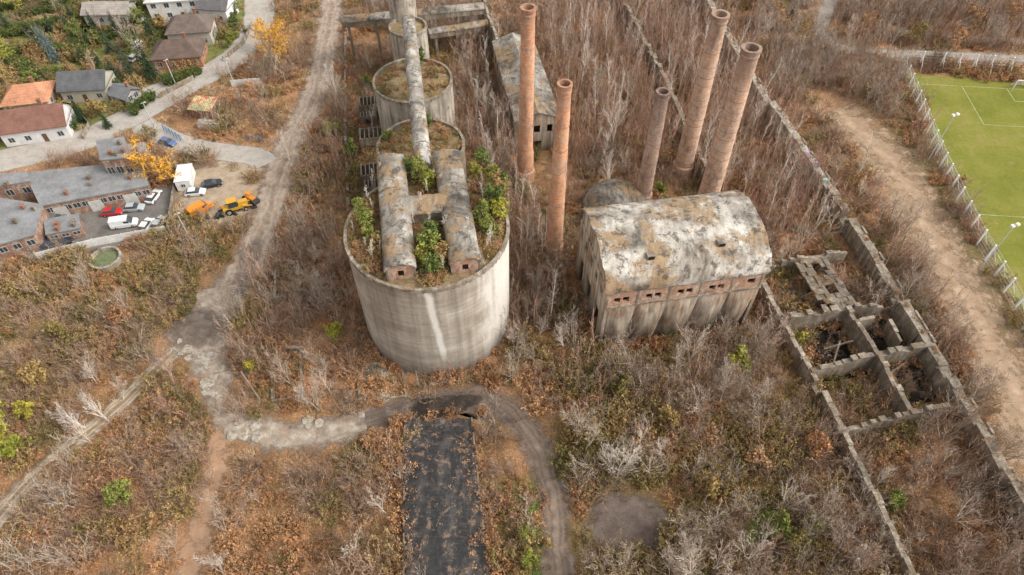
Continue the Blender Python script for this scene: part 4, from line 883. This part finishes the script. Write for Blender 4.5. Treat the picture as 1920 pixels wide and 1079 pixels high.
gf=t.ma('ADD',t.ma('MULTIPLY',tr,1.3),t.ma('MULTIPLY',t.ma('SUBTRACT',n3,.62),2.2)); col=t.mix(t.ramp(gf,[(.1,0.),(.8,.85)]),col,gr)
sf=t.ma('ADD',tg,t.ma('MULTIPLY',t.ma('SUBTRACT',t.noise(.16,6,.7),.5),1.2)); col=t.mix(t.ramp(sf,[(.2,0.),(.8,.8)]),col,(.37,.27,.19))
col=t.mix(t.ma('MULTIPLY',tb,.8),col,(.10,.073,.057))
h=t.noise(3.2,6,.8); col=t.mix(.9,col,t.ramp(h,[(.3,.3),(.5,.95),(.68,1.8)]),'MULTIPLY')
sp=t.vor(3.0); col=t.mix(t.ramp(sp,[(.0,.45),(.16,0.)]),col,(.58,.35,.19))
me.materials.append(t.done(col,h,1.,.35)); ob=bpy.data.objects.new('ground',me); COL.objects.link(ob); ob['kind']='structure'
# ---------------------------------------------------------------- VEGETATION
def vegmat(name,cols,scale=.02,rnd=.5):
    t=NT(name,.85,.15); oi=t.n('ShaderNodeObjectInfo'); nz=t.noise(scale*2,2,.6)
    f=t.ma('ADD',t.ma('MULTIPLY',t.ma('SUBTRACT',nz,.5),1.4),t.ma('ADD',.5,t.ma('MULTIPLY',t.ma('SUBTRACT',oi.outputs['Random'],.5),rnd*1.6)))
    k=len(cols); col=t.ramp(f,[(i/(k-1),c) for i,c in enumerate(cols)])
    g=t.noise(.8,2,.6); col=t.mix(.7,col,t.ramp(g,[(.3,.5),(.7,1.45)]),'MULTIPLY'); return t.done(col)
v_twig=vegmat('twig_bark',[(.21,.145,.10),(.32,.225,.16),(.42,.30,.215),(.32,.19,.125)])
v_pale=vegmat('pale_bark',[(.46,.385,.315),(.57,.49,.41),(.66,.58,.50)])
v_grey=vegmat('grey_bark',[(.27,.21,.165),(.37,.30,.24),(.45,.37,.30)])
v_birch=vegmat('birch_bark',[(.60,.53,.46),(.74,.68,.61),(.50,.39,.32)])
v_red=vegmat('reddish_twig',[(.34,.205,.14),(.45,.29,.21),(.55,.39,.30)])
v_rust=vegmat('rust_leaf',[(.27,.14,.065),(.41,.21,.095),(.52,.28,.13),(.42,.25,.125),(.34,.175,.09)])
v_olive=vegmat('olive_leaf',[(.16,.145,.045),(.26,.20,.07),(.36,.25,.095),(.32,.195,.085)])
v_green=vegmat('green_leaf',[(.08,.12,.03),(.14,.18,.045),(.22,.24,.055),(.30,.27,.055)])
v_lime=vegmat('lime_leaf',[(.20,.22,.035),(.30,.30,.045),(.42,.35,.055)])
v_orange=vegmat('orange_leaf',[(.6,.30,.04),(.72,.40,.05),(.64,.34,.06)])
v_spruce=vegmat('spruce_needle',[(.03,.055,.025),(.05,.08,.035),(.075,.10,.06)])
v_blue=vegmat('blue_spruce_needle',[(.09,.12,.12),(.15,.19,.175)])
v_dry=vegmat('dry_grass_blade',[(.31,.215,.11),(.46,.335,.19),(.56,.41,.25),(.40,.265,.125)])
def rv(s=1): return Vector((R.gauss(0,s),R.gauss(0,s),R.gauss(0,s)))
def grow(T,C,p,d,L,r,lev,P,leaf):
    segs=(5,4,3,2)[lev]; pts=[p.copy()]; rs=[r]; dd=d.copy(); ds=[dd.copy()]
    for i in range(segs):
        dd=(dd+rv(P['wob'])+Vector((0,0,P['up']))).normalized(); p=p+dd*(L/segs); pts.append(p.copy()); ds.append(dd.copy()); rs.append(r*(1-(i+1)/segs*.85))
    if lev<=P['tube']: T.tube([tuple(q) for q in pts],rs,6 if lev==0 else 3)
    else:
        for i in range(segs): C.blade(pts[i],pts[i+1],max(rs[i],P['tw']),max(rs[i+1],P['tw']*.6))
    if lev<P['max']:
        for k in range(P['nb'][lev]):
            t=P['t0'][lev]+(1-P['t0'][lev])*(k+R.random())/P['nb'][lev]; t=min(t,.99); i=int(t*segs); q=pts[i].lerp(pts[i+1],t*segs-i)
            side=ds[i].cross(rv()).normalized(); a=P['ang'][lev]*R.uniform(.75,1.2); nd=(ds[i]*math.cos(a)+side*math.sin(a)).normalized()
            grow(T,C,q,nd,L*P['ra'][lev]*(1.15-.6*t)*R.uniform(.7,1.15),max(r*(1-.8*t)*.6,.012),lev+1,P,leaf)
    if leaf and lev>=P['max']-1:
        for k in range(leaf[0]):
            t=R.random(); i=min(int(t*segs),segs-1); q=pts[i].lerp(pts[i+1],R.random())+rv(leaf[2]); a=rv().normalized()*leaf[1]*R.uniform(.6,1.3); b=a.cross(rv()).normalized()*leaf[1]*R.uniform(.4,.9)
            C.quad(q,a,b,1)
BARE=dict(wob=.08,up=.09,tube=1,max=3,nb=(9,6,4),t0=(.2,.2,.2),ang=(.5,.5,.5),ra=(.55,.5,.5),tw=.015)
BIR=dict(wob=.05,up=.06,tube=0,max=2,nb=(18,4),t0=(.25,.2),ang=(.5,.6),ra=(.26,.5),tw=.02)
BUSHY=dict(wob=.12,up=.02,tube=1,max=2,nb=(14,8),t0=(.15,.15),ang=(.95,.8),ra=(.55,.55),tw=.02)
def treeproto(kind,h,seed):
    R.seed(seed); T=MB(); C=MB(); z=Vector((0,0,0)); up=(Vector((0,0,1))+rv(.05)).normalized()
    if kind=='bare':
        n=R.choice((1,2,3))
        for k in range(n): grow(T,C,z+Vector((R.uniform(-.3,.3),R.uniform(-.3,.3),-.05)),(up+rv(.16 if n>1 else .03)).normalized(),h*R.uniform(.75,.9),h*.016,0,BARE,None)
    elif kind=='birch': grow(T,C,z,up,h,h*.0145,0,BIR,None)
    elif kind in('leafy','silo'): grow(T,C,z,up,h*.85,h*.02,0,BUSHY,(9,.13,.16))
    elif kind=='spruce':
        T.tube([(0,0,-.05),(0,0,h*.9)],[h*.02,.03],6); zz=h*.08
        while zz<h:
            rr=h*.24*(1-zz/h)**.8+.1; n=int(7+rr*3)
            for k in range(n):
                a=R.uniform(0,6.28); rl=rr*R.uniform(.7,1.1); d=Vector((math.cos(a),math.sin(a),0)); q0=Vector((0,0,zz)); q1=q0+d*rl+Vector((0,0,-rl*.3)); sd_=Vector((-d.y,d.x,0))
                for j in range(5):
                    t0=j/5; t=q0.lerp(q1,t0); wv=rl*.22*(1-t0*.6); s=rl*.3
                    for sg in (-1,1): C.add([tuple(t),tuple(t+d*s*.5+sd_*sg*wv*.5+Vector((0,0,.05))),tuple(t+d*s+sd_*sg*wv+rv(.03)),tuple(t+d*s*.6+Vector((0,0,-.04)))],[(0,1,2,3)],1)
            zz+=h*.035+.05
    return T,C
PROTO={}
def tree(kind,x,y,z,h,bark,leafm,label,name='bare_tree',var=3,group=None):
    key=(kind,round(h/2)*2 if kind!='spruce' else 8,bark.name,leafm.name if leafm else '',R.randrange(var))
    if key not in PROTO:
        st=R.getstate(); T,C=treeproto(kind,key[1],len(kind)+key[4]*13+key[1]); R.setstate(st)
        PROTO[key]=(T.make('trunk',bark,link=False).data,C.make('crown',[bark,leafm or bark],link=False).data)
    e=thing(name,label,'tree',(x,y,z),group); s=h/key[1]; e.scale=(s,s,s*R.uniform(.92,1.08)); e.rotation_euler=(R.gauss(0,.03),R.gauss(0,.03),R.uniform(0,6.28))
    for nm,me_ in zip(('trunk','crown'),PROTO[key]):
        o=bpy.data.objects.new(nm,me_); COL.objects.link(o); o.parent=e
    return e
def T(px,py,kind,h,bark,leaf,label,name='bare_tree',z=0,group=None): 
    x,y=G2(px,py,z); return tree(kind,x,y,z,h,bark,leaf,label,name,group=group)
PB='pale leafless multi-stemmed tree rising from brown brush'
for px,py,h in ((205,790,8),(160,800,7),(235,750,7),(185,720,6),(175,830,7),(1100,850,9),(1130,870,10),(1180,880,10),(1210,900,9),(1085,810,8),(1235,860,8),(1155,905,9),(1055,655,8),(1075,640,7),(1010,640,7),(985,660,7),(965,650,6),(1000,680,6),(575,760,8),(600,770,8),(550,720,8),(620,745,8),(600,560,8),(630,520,8),(590,500,7),(280,680,6),(310,700,6),(1265,690,8),(1295,680,8),(1430,760,7),(1330,1075,8),(1300,1090,9),(1400,1060,8),(1265,1080,8),(440,620,7),(460,600,7),(545,300,7),(1460,500,8),(1500,470,8),(1545,450,8),(1520,420,8),(1420,470,6),(1160,330,9),(1130,300,9),(1145,350,8),(380,300,7),(700,240,6),(660,1040,6),(720,960,6),(760,905,6),(420,1060,6),(1600,880,6),(1700,900,7),(1780,980,7),(1110,290,10),(1150,270,11),(1620,300,8),(1600,340,7)):
    T(px,py,'bare',h,R.choice([v_birch,v_pale,v_pale]) if (px<260 or 1050<px<1240 or py<400) else R.choice([v_pale,v_pale,v_grey]),None,PB)
for px,py,h in ((515,125,12),(500,95,8),(522,100,10)): T(px,py,'leafy',h,v_twig,v_orange,'slender larch with bright orange autumn foliage','orange_tree')
T(300,340,'leafy',12,v_twig,v_orange,'orange-leaved autumn larch beside the workshop','orange_tree'); T(318,345,'leafy',9,v_twig,v_orange,'orange-leaved autumn larch beside the workshop','orange_tree')
for px,py,h in ((10,130,9),(40,20,8)): T(px,py,'leafy',h,v_twig,v_lime,'broad yellow-green garden tree','garden_tree')
for px,py,h in ((150,80,6),(250,95,6),(190,215,5),(310,60,5),(270,45,6),(120,225,5),(70,170,5),(20,165,6),(430,90,5),(440,30,6),(240,20,7),(100,15,7)): T(px,py,'leafy',h,v_twig,R.choice([v_green,v_olive,v_green]),'bushy green and brown garden tree','garden_tree')
for px,py,h,lf in ((1450,60,8,v_rust),(1500,90,8,v_olive),(1620,70,8,v_rust),(1700,85,7,v_olive),(1820,60,9,v_rust),(1890,50,8,v_rust),(1420,20,8,v_olive),(1650,30,9,v_rust),(1780,95,6,v_rust)): T(px,py,'leafy',h,v_twig,lf,'large brown autumn tree near the estate road','autumn_tree')
for px,py in ((105,115),(95,100)): T(px,py,'spruce',9,v_twig,v_blue,'dense blue-grey garden spruce','spruce_tree')
for px,py,h in ((285,72,8),(288,150,10),(270,128,8),(225,70,8),(155,228,6),(203,240,5),(235,120,7),(250,150,8),(150,215,5),(130,60,6),(170,90,6),(222,150,7),(180,60,6),(30,230,5),(690,172,5),(665,300,4),(1480,40,5),(1180,190,5),(20,60,7),(60,70,6),(210,100,7),(190,130,6),(140,40,6),(100,60,6),(160,120,6),(80,90,6)):
    T(px,py,'spruce',h,v_twig,v_spruce,'dark green conical spruce tree','spruce_tree')
for px,py,h,lf in ((790,345,4.5,v_green),(770,330,3.5,v_green),(800,352,4,v_lime),(805,490,5,v_green),(790,505,4,v_green),(815,470,4.5,v_green),(825,500,4,v_olive),(800,455,4,v_green),(815,520,4,v_green),(685,430,4,v_green),(700,450,3,v_green),(715,462,3,v_olive),(905,420,4.5,v_green),(930,410,4.5,v_lime),(915,440,3.5,v_green),(940,375,4.5,v_olive),(925,350,4,v_green),(895,335,3.5,v_green),(905,310,3.5,v_green),(675,400,3,v_green),(935,395,5,v_green),(940,355,4,v_green),(700,470,3,v_olive)):
    T(px,py,'silo',h,v_pale,lf,'small green self-seeded tree growing on the silo roof','small_tree',z=22.3,group='self-seeded trees on the silo roof')
for px,py,h in ((830,440,5),(780,430,4),(910,470,4),(690,470,3),(905,380,4),(835,515,4),(700,400,3),(905,355,4),(690,380,4),(720,340,4),(665,440,3),(920,460,4),(790,410,4),(820,360,4),(700,350,3),(925,330,4),(890,440,4),(810,430,4),(700,490,4),(715,480,3),(795,395,4),(805,370,4),(910,500,4)):
    T(px,py,'birch',h,v_birch,None,'thin bare birch growing on the silo roof','birch_tree',z=22.3,group='bare birches on the silo roof')
for px,py,h in ((790,112,3),(785,135,3),(730,265,3),(800,240,3)): T(px,py,'silo',h,v_twig,v_green,'small green self-seeded tree on a silo roof','small_tree',z=15,group='self-seeded trees on the silo roof')
YG='yellow-green leafy tree at track side'
for px,py,h,lf,nm in ((235,940,5,v_green,'round green shrub among leaf litter'),(20,830,6,v_lime,YG),(45,860,5,v_lime,YG),(5,790,5,v_lime,YG),(610,262,5,v_lime,'yellowing leafy tree beside path'),(665,300,5,v_green,'green bush beside boundary wall'),(1500,655,3.5,v_green,'small green tree on the wall'),(1665,950,4,v_green,'green shrub by the wall'),(1450,1000,5,v_green,'green leafy thicket in scrub'),(1480,1030,5,v_olive,'olive leafy thicket in scrub'),(1520,1010,4,v_green,'green leafy thicket in scrub'),(690,165,4,v_green,'green bush beside silo'),(1395,690,5,v_lime,'yellow leafy bush in scrub'),(1360,700,4,v_olive,'olive leafy bush in scrub'),(470,700,3,v_lime,'yellow low bush by road'),(1235,370,4,v_green,'green bush at chimney foot'),(985,1010,3.5,v_green,'green shrub beside track'),(990,1060,3.5,v_green,'green shrub beside track'),(1320,930,5,v_olive,'olive thicket in dense scrub'),(580,300,4,v_olive,'olive bush by dirt road'),(1470,25,5,v_lime,'yellow-green bush at the wood edge'),(640,640,4,v_lime,'yellowing bush near silo foot'),(60,780,4,v_lime,YG),(1250,800,5,v_olive,'olive thicket in dense scrub'),(1400,860,5,v_rust,'rusty brown thicket in dense scrub'),(1520,850,5,v_rust,'rusty brown thicket in dense scrub'),(1160,740,5,v_olive,'olive thicket in dense scrub'),(120,640,5,v_olive,'olive thicket in dense scrub'),(230,610,5,v_rust,'rusty brown thicket in dense scrub'),(80,720,5,v_olive,'olive thicket in dense scrub')):
    T(px,py,'leafy',h,v_twig,lf,nm,'leafy_shrub')
def density(regs,base):
    D=np.full(XX.shape,base)
    for poly,v in regs: D[pmask(gp(poly))]=v
    D[block]=0; return D
HALL=[(1060,-60),(1320,-60),(1440,190),(1610,440),(1440,470),(1400,380),(1280,340),(1110,330),(1080,420),(1060,470),(1045,300),(1050,230),(1000,80),(940,80),(905,-60)]
HALL2=[(1050,-60),(1310,-60),(1430,200),(1590,450),(1430,450),(1250,300),(1050,200)]
WOODTR=[(1380,-60),(2100,-60),(2100,100),(1690,110),(1660,240),(1500,230),(1440,180)]
STRIPR=[(1560,340),(1680,420),(1760,560),(1960,900),(1960,1150),(1780,1150),(1700,1000),(1800,900),(1700,600)]
BR=[(1060,650),(1100,640),(1420,620),(1540,760),(1690,1150),(1060,1150),(1050,900)]
BETW=[(1590,800),(1780,770),(1960,1080),(2000,1150),(1740,1150)]
MIDL=[(500,330),(570,240),(645,60),(650,680),(440,700),(460,560)]
LEFT=[(-100,500),(330,440),(480,420),(440,500),(330,620),(200,760),(-100,950)]
BL=[(-100,1150),(0,1000),(330,700),(390,760),(380,900),(320,1150)]
BC=[(430,850),(750,830),(755,1150),(370,1150)]
SIL=[(865,100),(900,0),(970,230),(975,330),(1030,470),(1090,600),(960,640),(955,420),(880,310)]
TOPC=[(650,-60),(900,-60),(900,100),(860,300),(840,90),(700,60)]
SILF=[(650,640),(740,700),(960,690),(1060,620),(1060,740),(960,745),(760,735),(660,750)]
LAWN=[(-200,-60),(480,-60),(440,100),(230,210),(0,285),(-200,300)]
LOT=[(320,230),(450,130),(520,120),(540,260),(490,410),(320,440)]
from mathutils import noise as mnoise
def pts(D,n,smin,maxtry=500000,cl=0):
    out=[]; cell={}; tries=0
    hh,ww=D.shape
    while len(out)<n and tries<maxtry:
        tries+=1; x=R.uniform(X0,X1); y=R.uniform(Y0,Y1); i=int((y-Y0)/RS); j=int((x-X0)/RS)
        if abs(x)>(y*.48+66) or y>212 : continue
        dd=D[min(i,hh-1),min(j,ww-1)]
        if dd<=0: continue
        if cl: dd*=max(.12,min(1.6,1+cl*2.2*mnoise.noise(Vector((x*.11+cl*9,y*.11,n*.01)))))
        if R.random()>=dd: continue
        if smin:
            c=(int(x/smin),int(y/smin))
            if c in cell: continue
            cell[c]=1
        out.append((x,y))
    return out
Dt=density([(HALL,.9),(HALL2,1.),(SIL,1.),(TOPC,.5),(BETW,.25)],0)
for x,y in pts(Dt,260,1.6): tree('birch',x,y,0,R.choice((8,9,10,11,12)),R.choice([v_birch,v_birch,v_grey,v_pale,v_red]),None,'slender leafless birch sapling among factory ruins','birch_tree',group='birch saplings among the ruins')
Dt=density([(HALL,.25),(WOODTR,.8),(STRIPR,.7),(BR,.6),(MIDL,.6),(LEFT,.12),(BL,.15),(BC,.15),(SIL,.4),(TOPC,.4),(LOT,.2),(SILF,.3),(LAWN,.05),(BETW,.4)],.1)
for x,y in pts(Dt,220,2.2): tree('bare',x,y,0,R.choice((5,6,7,8,9)),R.choice([v_grey,v_grey,v_twig,v_pale,v_red]),None,'leafless tree standing in brown undergrowth','bare_tree',group='bare trees across the site')
def shrub(seed,h,r,nst,sub,tw,leaf=None):
    R.seed(seed); C=MB()
    for k in range(nst):
        a=R.uniform(0,6.28); p=Vector((math.cos(a),math.sin(a),0))*R.uniform(0,r*.5); d=(Vector((math.cos(a)*.42,math.sin(a)*.42,1))*1.0+rv(.18)).normalized(); L=h*R.uniform(.6,1.15); q=p.copy(); seg=2
        for i in range(seg):
            d=(d+rv(.13)).normalized(); q2=q+d*L/seg; C.blade(q,q2,tw*(1.4-i*.4),tw*(1.1-i*.4),0)
            for j in range(sub):
                s=(d+rv(.55)).normalized(); b=q.lerp(q2,R.random()); e2=b+s*L*R.uniform(.15,.38); C.blade(b,e2,tw*.75,tw*.35,0)
                if leaf:
                    for m in range(leaf[0]):
                        c=b.lerp(e2,R.random())+rv(.12); aa=rv().normalized()*leaf[1]*R.uniform(.5,1.3); C.quad(c,aa,aa.cross(rv()).normalized()*leaf[1]*R.uniform(.4,1),1)
            q=q2
    return C
def clump(seed,n,spread,mk):
    M=MB()
    for k in range(n):
        S=mk(seed*10+k); R.seed(seed*31+k); a=k*6.28/n+R.uniform(-.5,.5); rr=spread*R.uniform(.35,1.) if n>1 else 0
        M.join(S,(math.cos(a)*rr,math.sin(a)*rr,0),R.uniform(.65,1.25))
    return M
def tuft(seed,h,n):
    R.seed(seed); C=MB()
    for k in range(n):
        a=R.uniform(0,6.28); p=Vector((math.cos(a),math.sin(a),0))*1.3*math.sqrt(R.random()); d=Vector((R.gauss(0,.6),R.gauss(0,.6),1)).normalized(); C.blade(p,p+d*h*R.uniform(.5,1.1),.045,.012,0)
    return C
def scatter(name,label,P,protos,mats,s0,s1,tilt=.1):
    c=bpy.data.collections.new(name+'_parts')
    for i,pm in enumerate(protos):
        o=pm.make('%s_piece'%name,mats,link=False); o.name='%s_piece_%02d'%(name,i); c.objects.link(o)
    n=len(P); me=bpy.data.meshes.new(name); me.from_pydata([(p[0],p[1],p[2] if len(p)>2 else 0) for p in P],[],[])
    a=me.attributes.new('rot','FLOAT_VECTOR','POINT'); a.data.foreach_set('vector',np.stack([NR.normal(0,tilt,n),NR.normal(0,tilt,n),NR.uniform(0,6.28,n)],1).ravel().astype(np.float32))
    a=me.attributes.new('scl','FLOAT','POINT'); a.data.foreach_set('value',NR.uniform(s0,s1,n).astype(np.float32))
    a=me.attributes.new('pick','INT','POINT'); a.data.foreach_set('value',NR.integers(0,len(protos),n).astype(np.int32))
    ob=bpy.data.objects.new(name,me); COL.objects.link(ob); ob['kind']='stuff'; ob['label']=label
    ng=bpy.data.node_groups.new(name+'_nodes','GeometryNodeTree'); ng.interface.new_socket('Geometry',in_out='INPUT',socket_type='NodeSocketGeometry'); ng.interface.new_socket('Geometry',in_out='OUTPUT',socket_type='NodeSocketGeometry')
    N=ng.nodes; gi=N.new('NodeGroupInput'); go=N.new('NodeGroupOutput'); iop=N.new('GeometryNodeInstanceOnPoints'); ci=N.new('GeometryNodeCollectionInfo'); ci.inputs['Collection'].default_value=c; ci.inputs['Separate Children'].default_value=True; ci.inputs['Reset Children'].default_value=True
    def na(nm,ty):
        q=N.new('GeometryNodeInputNamedAttribute'); q.data_type=ty; q.inputs['Name'].default_value=nm; return [o for o in q.outputs if o.enabled and o.name=='Attribute'][0]
    l=ng.links.new; l(gi.outputs[0],iop.inputs['Points']); l(ci.outputs[0],iop.inputs['Instance']); iop.inputs['Pick Instance'].default_value=True
    l(na('pick','INT'),iop.inputs['Instance Index']); l(na('rot','FLOAT_VECTOR'),iop.inputs['Rotation']); l(na('scl','FLOAT'),iop.inputs['Scale']); l(iop.outputs[0],go.inputs[0])
    md=ob.modifiers.new('scatter','NODES'); md.node_group=ng
    return ob
st=R.getstate()
pA=[clump(100+i,4,2.4,lambda s:shrub(s,2.9,1.5,13,6,.026)) for i in range(5)]
pB=[clump(200+i,4,2.1,lambda s:shrub(s,1.5,1.5,10,5,.022,(3,.09))) for i in range(5)]
pB1=[shrub(250+i,1.5,1.3,10,4,.022,(3,.085)) for i in range(4)]
pC=[clump(300+i,4,2.3,lambda s:shrub(s,2.2,1.5,11,5,.024,(3,.095))) for i in range(5)]
def sap(s):
    R.seed(s); Cm=MB(); grow(Cm,Cm,Vector((0,0,0)),(Vector((0,0,1))+rv(.07)).normalized(),8.2,.075,0,dict(wob=.05,up=.05,tube=-1,max=1,nb=(13,),t0=(.25,),ang=(.5,),ra=(.24,),tw=.024),None); return Cm
pD=[clump(400+i,6,2.5,sap) for i in range(6)]
pE=[tuft(500+i,.7,130) for i in range(5)]
def wd(s):
    R.seed(s); Cm=MB(); grow(Cm,Cm,Vector((0,0,0)),(Vector((0,0,1))+rv(.08)).normalized(),6,.08,0,dict(wob=.1,up=.06,tube=-1,max=2,nb=(12,7),t0=(.15,.15),ang=(.6,.55),ra=(.5,.45),tw=.021),None); return Cm
pW=[clump(700+i,2,1.6,wd) for i in range(5)]
R.setstate(st)
DA=density([(HALL,.55),(WOODTR,1.),(STRIPR,.9),(BR,1.),(MIDL,.75),(LEFT,.45),(BL,.45),(BC,.45),(SIL,.7),(TOPC,.6),(SILF,.2),(LAWN,.06),(LOT,.15),(BETW,1.)],.45)
DB_=density([(HALL,.4),(WOODTR,.3),(STRIPR,.4),(BR,.5),(MIDL,.6),(LEFT,.5),(BL,.6),(BC,.9),(SIL,.6),(TOPC,.5),(SILF,.35),(LAWN,.05),(LOT,.3),(BETW,.7)],.4)
DC=density([(HALL,.12),(WOODTR,.1),(STRIPR,.15),(BR,.8),(MIDL,.2),(LEFT,.6),(BL,.35),(BC,.15),(SIL,.12),(TOPC,.2),(SILF,.05),(LAWN,.3),(LOT,.15),(BETW,.3)],.2)
DD=density([(HALL,1.),(HALL2,1.),(WOODTR,.3),(STRIPR,.35),(BR,.15),(MIDL,.25),(SIL,1.),(TOPC,.6),(LAWN,0),(LEFT,.03),(BL,0.03),(BC,.03),(LOT,0),(SILF,.05),(BETW,.35)],.03)
DE=density([(HALL,.5),(WOODTR,.5),(STRIPR,.8),(BR,.7),(MIDL,.8),(LEFT,.9),(BL,.8),(BC,.6),(SILF,.8),(LAWN,.2)],.6)
DW=density([(HALL,.12),(WOODTR,1.),(STRIPR,.6),(BR,.4),(MIDL,.35),(LEFT,.08),(BL,.08),(BC,.08),(SIL,.2),(TOPC,.3),(SILF,.03),(LAWN,.03),(LOT,.1),(BETW,.5)],.08)
scatter('brown_brush','dense leafless brown brush covering derelict ground',pts(DA,2150,0,cl=1),pA,[v_twig],.45,1.2)
scatter('rusty_undergrowth','low rust-coloured leafy undergrowth',pts(DB_,1850,0,cl=1),pB,[v_red,v_rust],.5,1.15)
scatter('olive_thicket','olive-brown leafy thicket',pts(DC,1050,0,cl=1),pC,[v_twig,v_olive],.5,1.25)
scatter('sapling_thicket','thin leafless saplings crowding the ruined hall',pts(DD,1000,0),pD,[v_red],.6,1.3,.05)
scatter('wood_thicket','dense leafless brown woodland thicket',pts(DW,850,0,cl=.6),pW,[v_grey],.7,1.4,.05)
scatter('dry_grass','dry tan grass tufts',pts(DE,4200,0),pE,[v_dry],.5,1.3,.1)
hp=[]
for path in ([(0,75),(130,40)],[(130,40),(260,45)],[(0,95),(60,150)],[(60,150),(120,142)],[(300,60),(300,110)],[(140,60),(140,120)],[(0,60),(100,52)],[(20,110),(90,150)],[(300,20),(180,12)],[(150,95),(235,180)],[(440,60),(430,20)],[(150,20),(40,30)],[(120,215),(140,250)],[(250,215),(290,180)],[(310,160),(380,138)],[(60,60),(110,100)],[(110,100),(200,80)],[(0,110),(100,85)],[(0,20),(140,5)],[(180,70),(260,75)]):
    a,b=G2(*path[0]),G2(*path[1]); L=math.dist(a,b)
    for k in range(int(L*1.6)): t=k/(L*1.6); hp.append((a[0]+(b[0]-a[0])*t+R.gauss(0,.3),a[1]+(b[1]-a[1])*t+R.gauss(0,.3)))
R.seed(9); pH=[shrub(600+i,1.9,1.0,16,5,.02,(6,.12)) for i in range(3)]
v_hedge=vegmat('hedge_leaf',[(.06,.09,.025),(.10,.13,.035),(.14,.16,.045)])
scatter('garden_hedge','dense dark green garden hedges',hp,pH,[v_twig,v_hedge],.7,1.1)
sp_=[]
for (cx0,cy0),r,z,n in ((S1,12.2,22.45,620),(S2,7.8,15.4,130),(S3,7.9,14.4,70)):
    for k in range(n):
        a=R.uniform(0,6.28); q=r*math.sqrt(R.random()); x=cx0+q*math.cos(a); y=cy0+q*math.sin(a)
        if z>20:
            if any(abs(-(x-g_.o[0])*g_.s+(y-g_.o[1])*g_.c)<2.5 for g_ in (g1,g2)): continue
        sp_.append((x,y,z))
scatter('roof_brush','rusty and green brush growing on silo roofs',sp_[::2],pB1,[v_red,v_rust],.35,.9)
scatter('roof_greenery','olive green brush growing on silo roofs',sp_[1::2],pB1,[v_twig,v_olive],.35,1.0)
wp=[]
for P,th,h in WALLS+[([TP[0],TP[3]],1.0,1),([TP[1],TP[2]],1.0,1),([TP[0],TP[1]],.8,1)]:
    for (ax,ay),(bx,by) in zip(P[:-1],P[1:]):
        L=math.hypot(bx-ax,by-ay); nx,ny=-(by-ay)/(L+1e-6),(bx-ax)/(L+1e-6)
        for k in range(int(L*(.5 if th!=1.0 else 2.2))):
            t=R.random(); s=R.choice((-1,1))*(th/2+R.uniform(.1,.9)); wp.append((ax+(bx-ax)*t+nx*s,ay+(by-ay)*t+ny*s))
c0=S1
for k in range(60): a=R.uniform(0,6.28); wp.append((c0[0]+math.cos(a)*13.8,c0[1]+math.sin(a)*13.8))
for k in range(60): q=kf.W(R.uniform(-1,KL+1),R.uniform(-2.4,-.8)); wp.append(q[:2])
for k in range(40): q=kf.W(R.uniform(-1.8,-.3),R.uniform(-1,KD)); wp.append(q[:2])
scatter('wall_weeds','rusty weeds growing against ruined walls',wp,pB1,[v_red,v_rust],.6,1.4)
# leaf litter and moss tufts lodged on the broad wall tops and the broken platform
tp2=[]
for P,th,h in WALLS:
    if th<1.4: continue
    for (ax,ay),(bx,by) in zip(P[:-1],P[1:]):
        L=math.hypot(bx-ax,by-ay); nx,ny=-(by-ay)/(L+1e-6),(bx-ax)/(L+1e-6)
        for k in range(int(L*.8)): t=R.random(); s=R.uniform(-.35,.35)*th; tp2.append((ax+(bx-ax)*t+nx*s,ay+(by-ay)*t+ny*s,h-.05))
for k in range(26): q=ox+ux*R.random()+vx*R.random(); tp2.append((q.x,q.y,3.35))
scatter('wall_top_moss','brown moss and litter growing on wall tops',tp2,pB1,[v_twig,v_rust],.15,.42)
def chunk(seed):
    R.seed(seed); M=MB()
    for k in range(9):
        f=Fr(R.uniform(-1.2,1.2),R.uniform(-1.2,1.2),0,R.uniform(0,3)); s=R.uniform(.1,.45); M.box(f,-s,s,-s*.6,s*.7,-.05,s*R.uniform(.3,.9),tp=s*.15)
    return M
st=R.getstate(); pR=[chunk(800+i) for i in range(4)]; R.setstate(st)
def inpoly(px,n):
    P=gp(px); xs=[p[0] for p in P]; ys=[p[1] for p in P]; out=[]
    while len(out)<n:
        x,y=R.uniform(min(xs),max(xs)),R.uniform(min(ys),max(ys))
        if pmask(P,np.array([[x]]),np.array([[y]]))[0,0]: out.append((x,y))
    return out
rp=inpoly([(1490,610),(1630,585),(1690,690),(1545,720)],18)+inpoly([(1440,500),(1590,490),(1640,590),(1480,600)],55)+inpoly([(1640,590),(1730,640),(1775,745),(1700,755)],18)+inpoly([(670,620),(760,680),(770,745),(670,750)],12)+inpoly([(1110,655),(1400,610),(1400,650),(1120,700)],24)
scatter('rubble_heap','broken concrete rubble on the ground',rp,pR,[m_rubble],.5,1.3)
cp_=inpoly([(1500,620),(1620,600),(1680,680),(1550,710)],9)+inpoly([(1650,600),(1725,645),(1770,740),(1705,755)],14)+inpoly([(1545,740),(1680,710),(1700,770),(1590,800)],12)
scatter('cell_brush','brown brush growing inside the ruined cells',cp_,pA,[v_twig],.35,.6)
tp_=[]
for k in range(26):
    a,b=R.random(),R.uniform(.05,.95); l=lp(TP[0],TP[3],a); r=lp(TP[1],TP[2],a); q=lp(l,r,b); tp_.append((q[0],q[1],TZ+.02))
scatter('roof_debris','dark brick and felt debris lying on the tar roof',tp_,pR,[m_rubble],.15,.4)
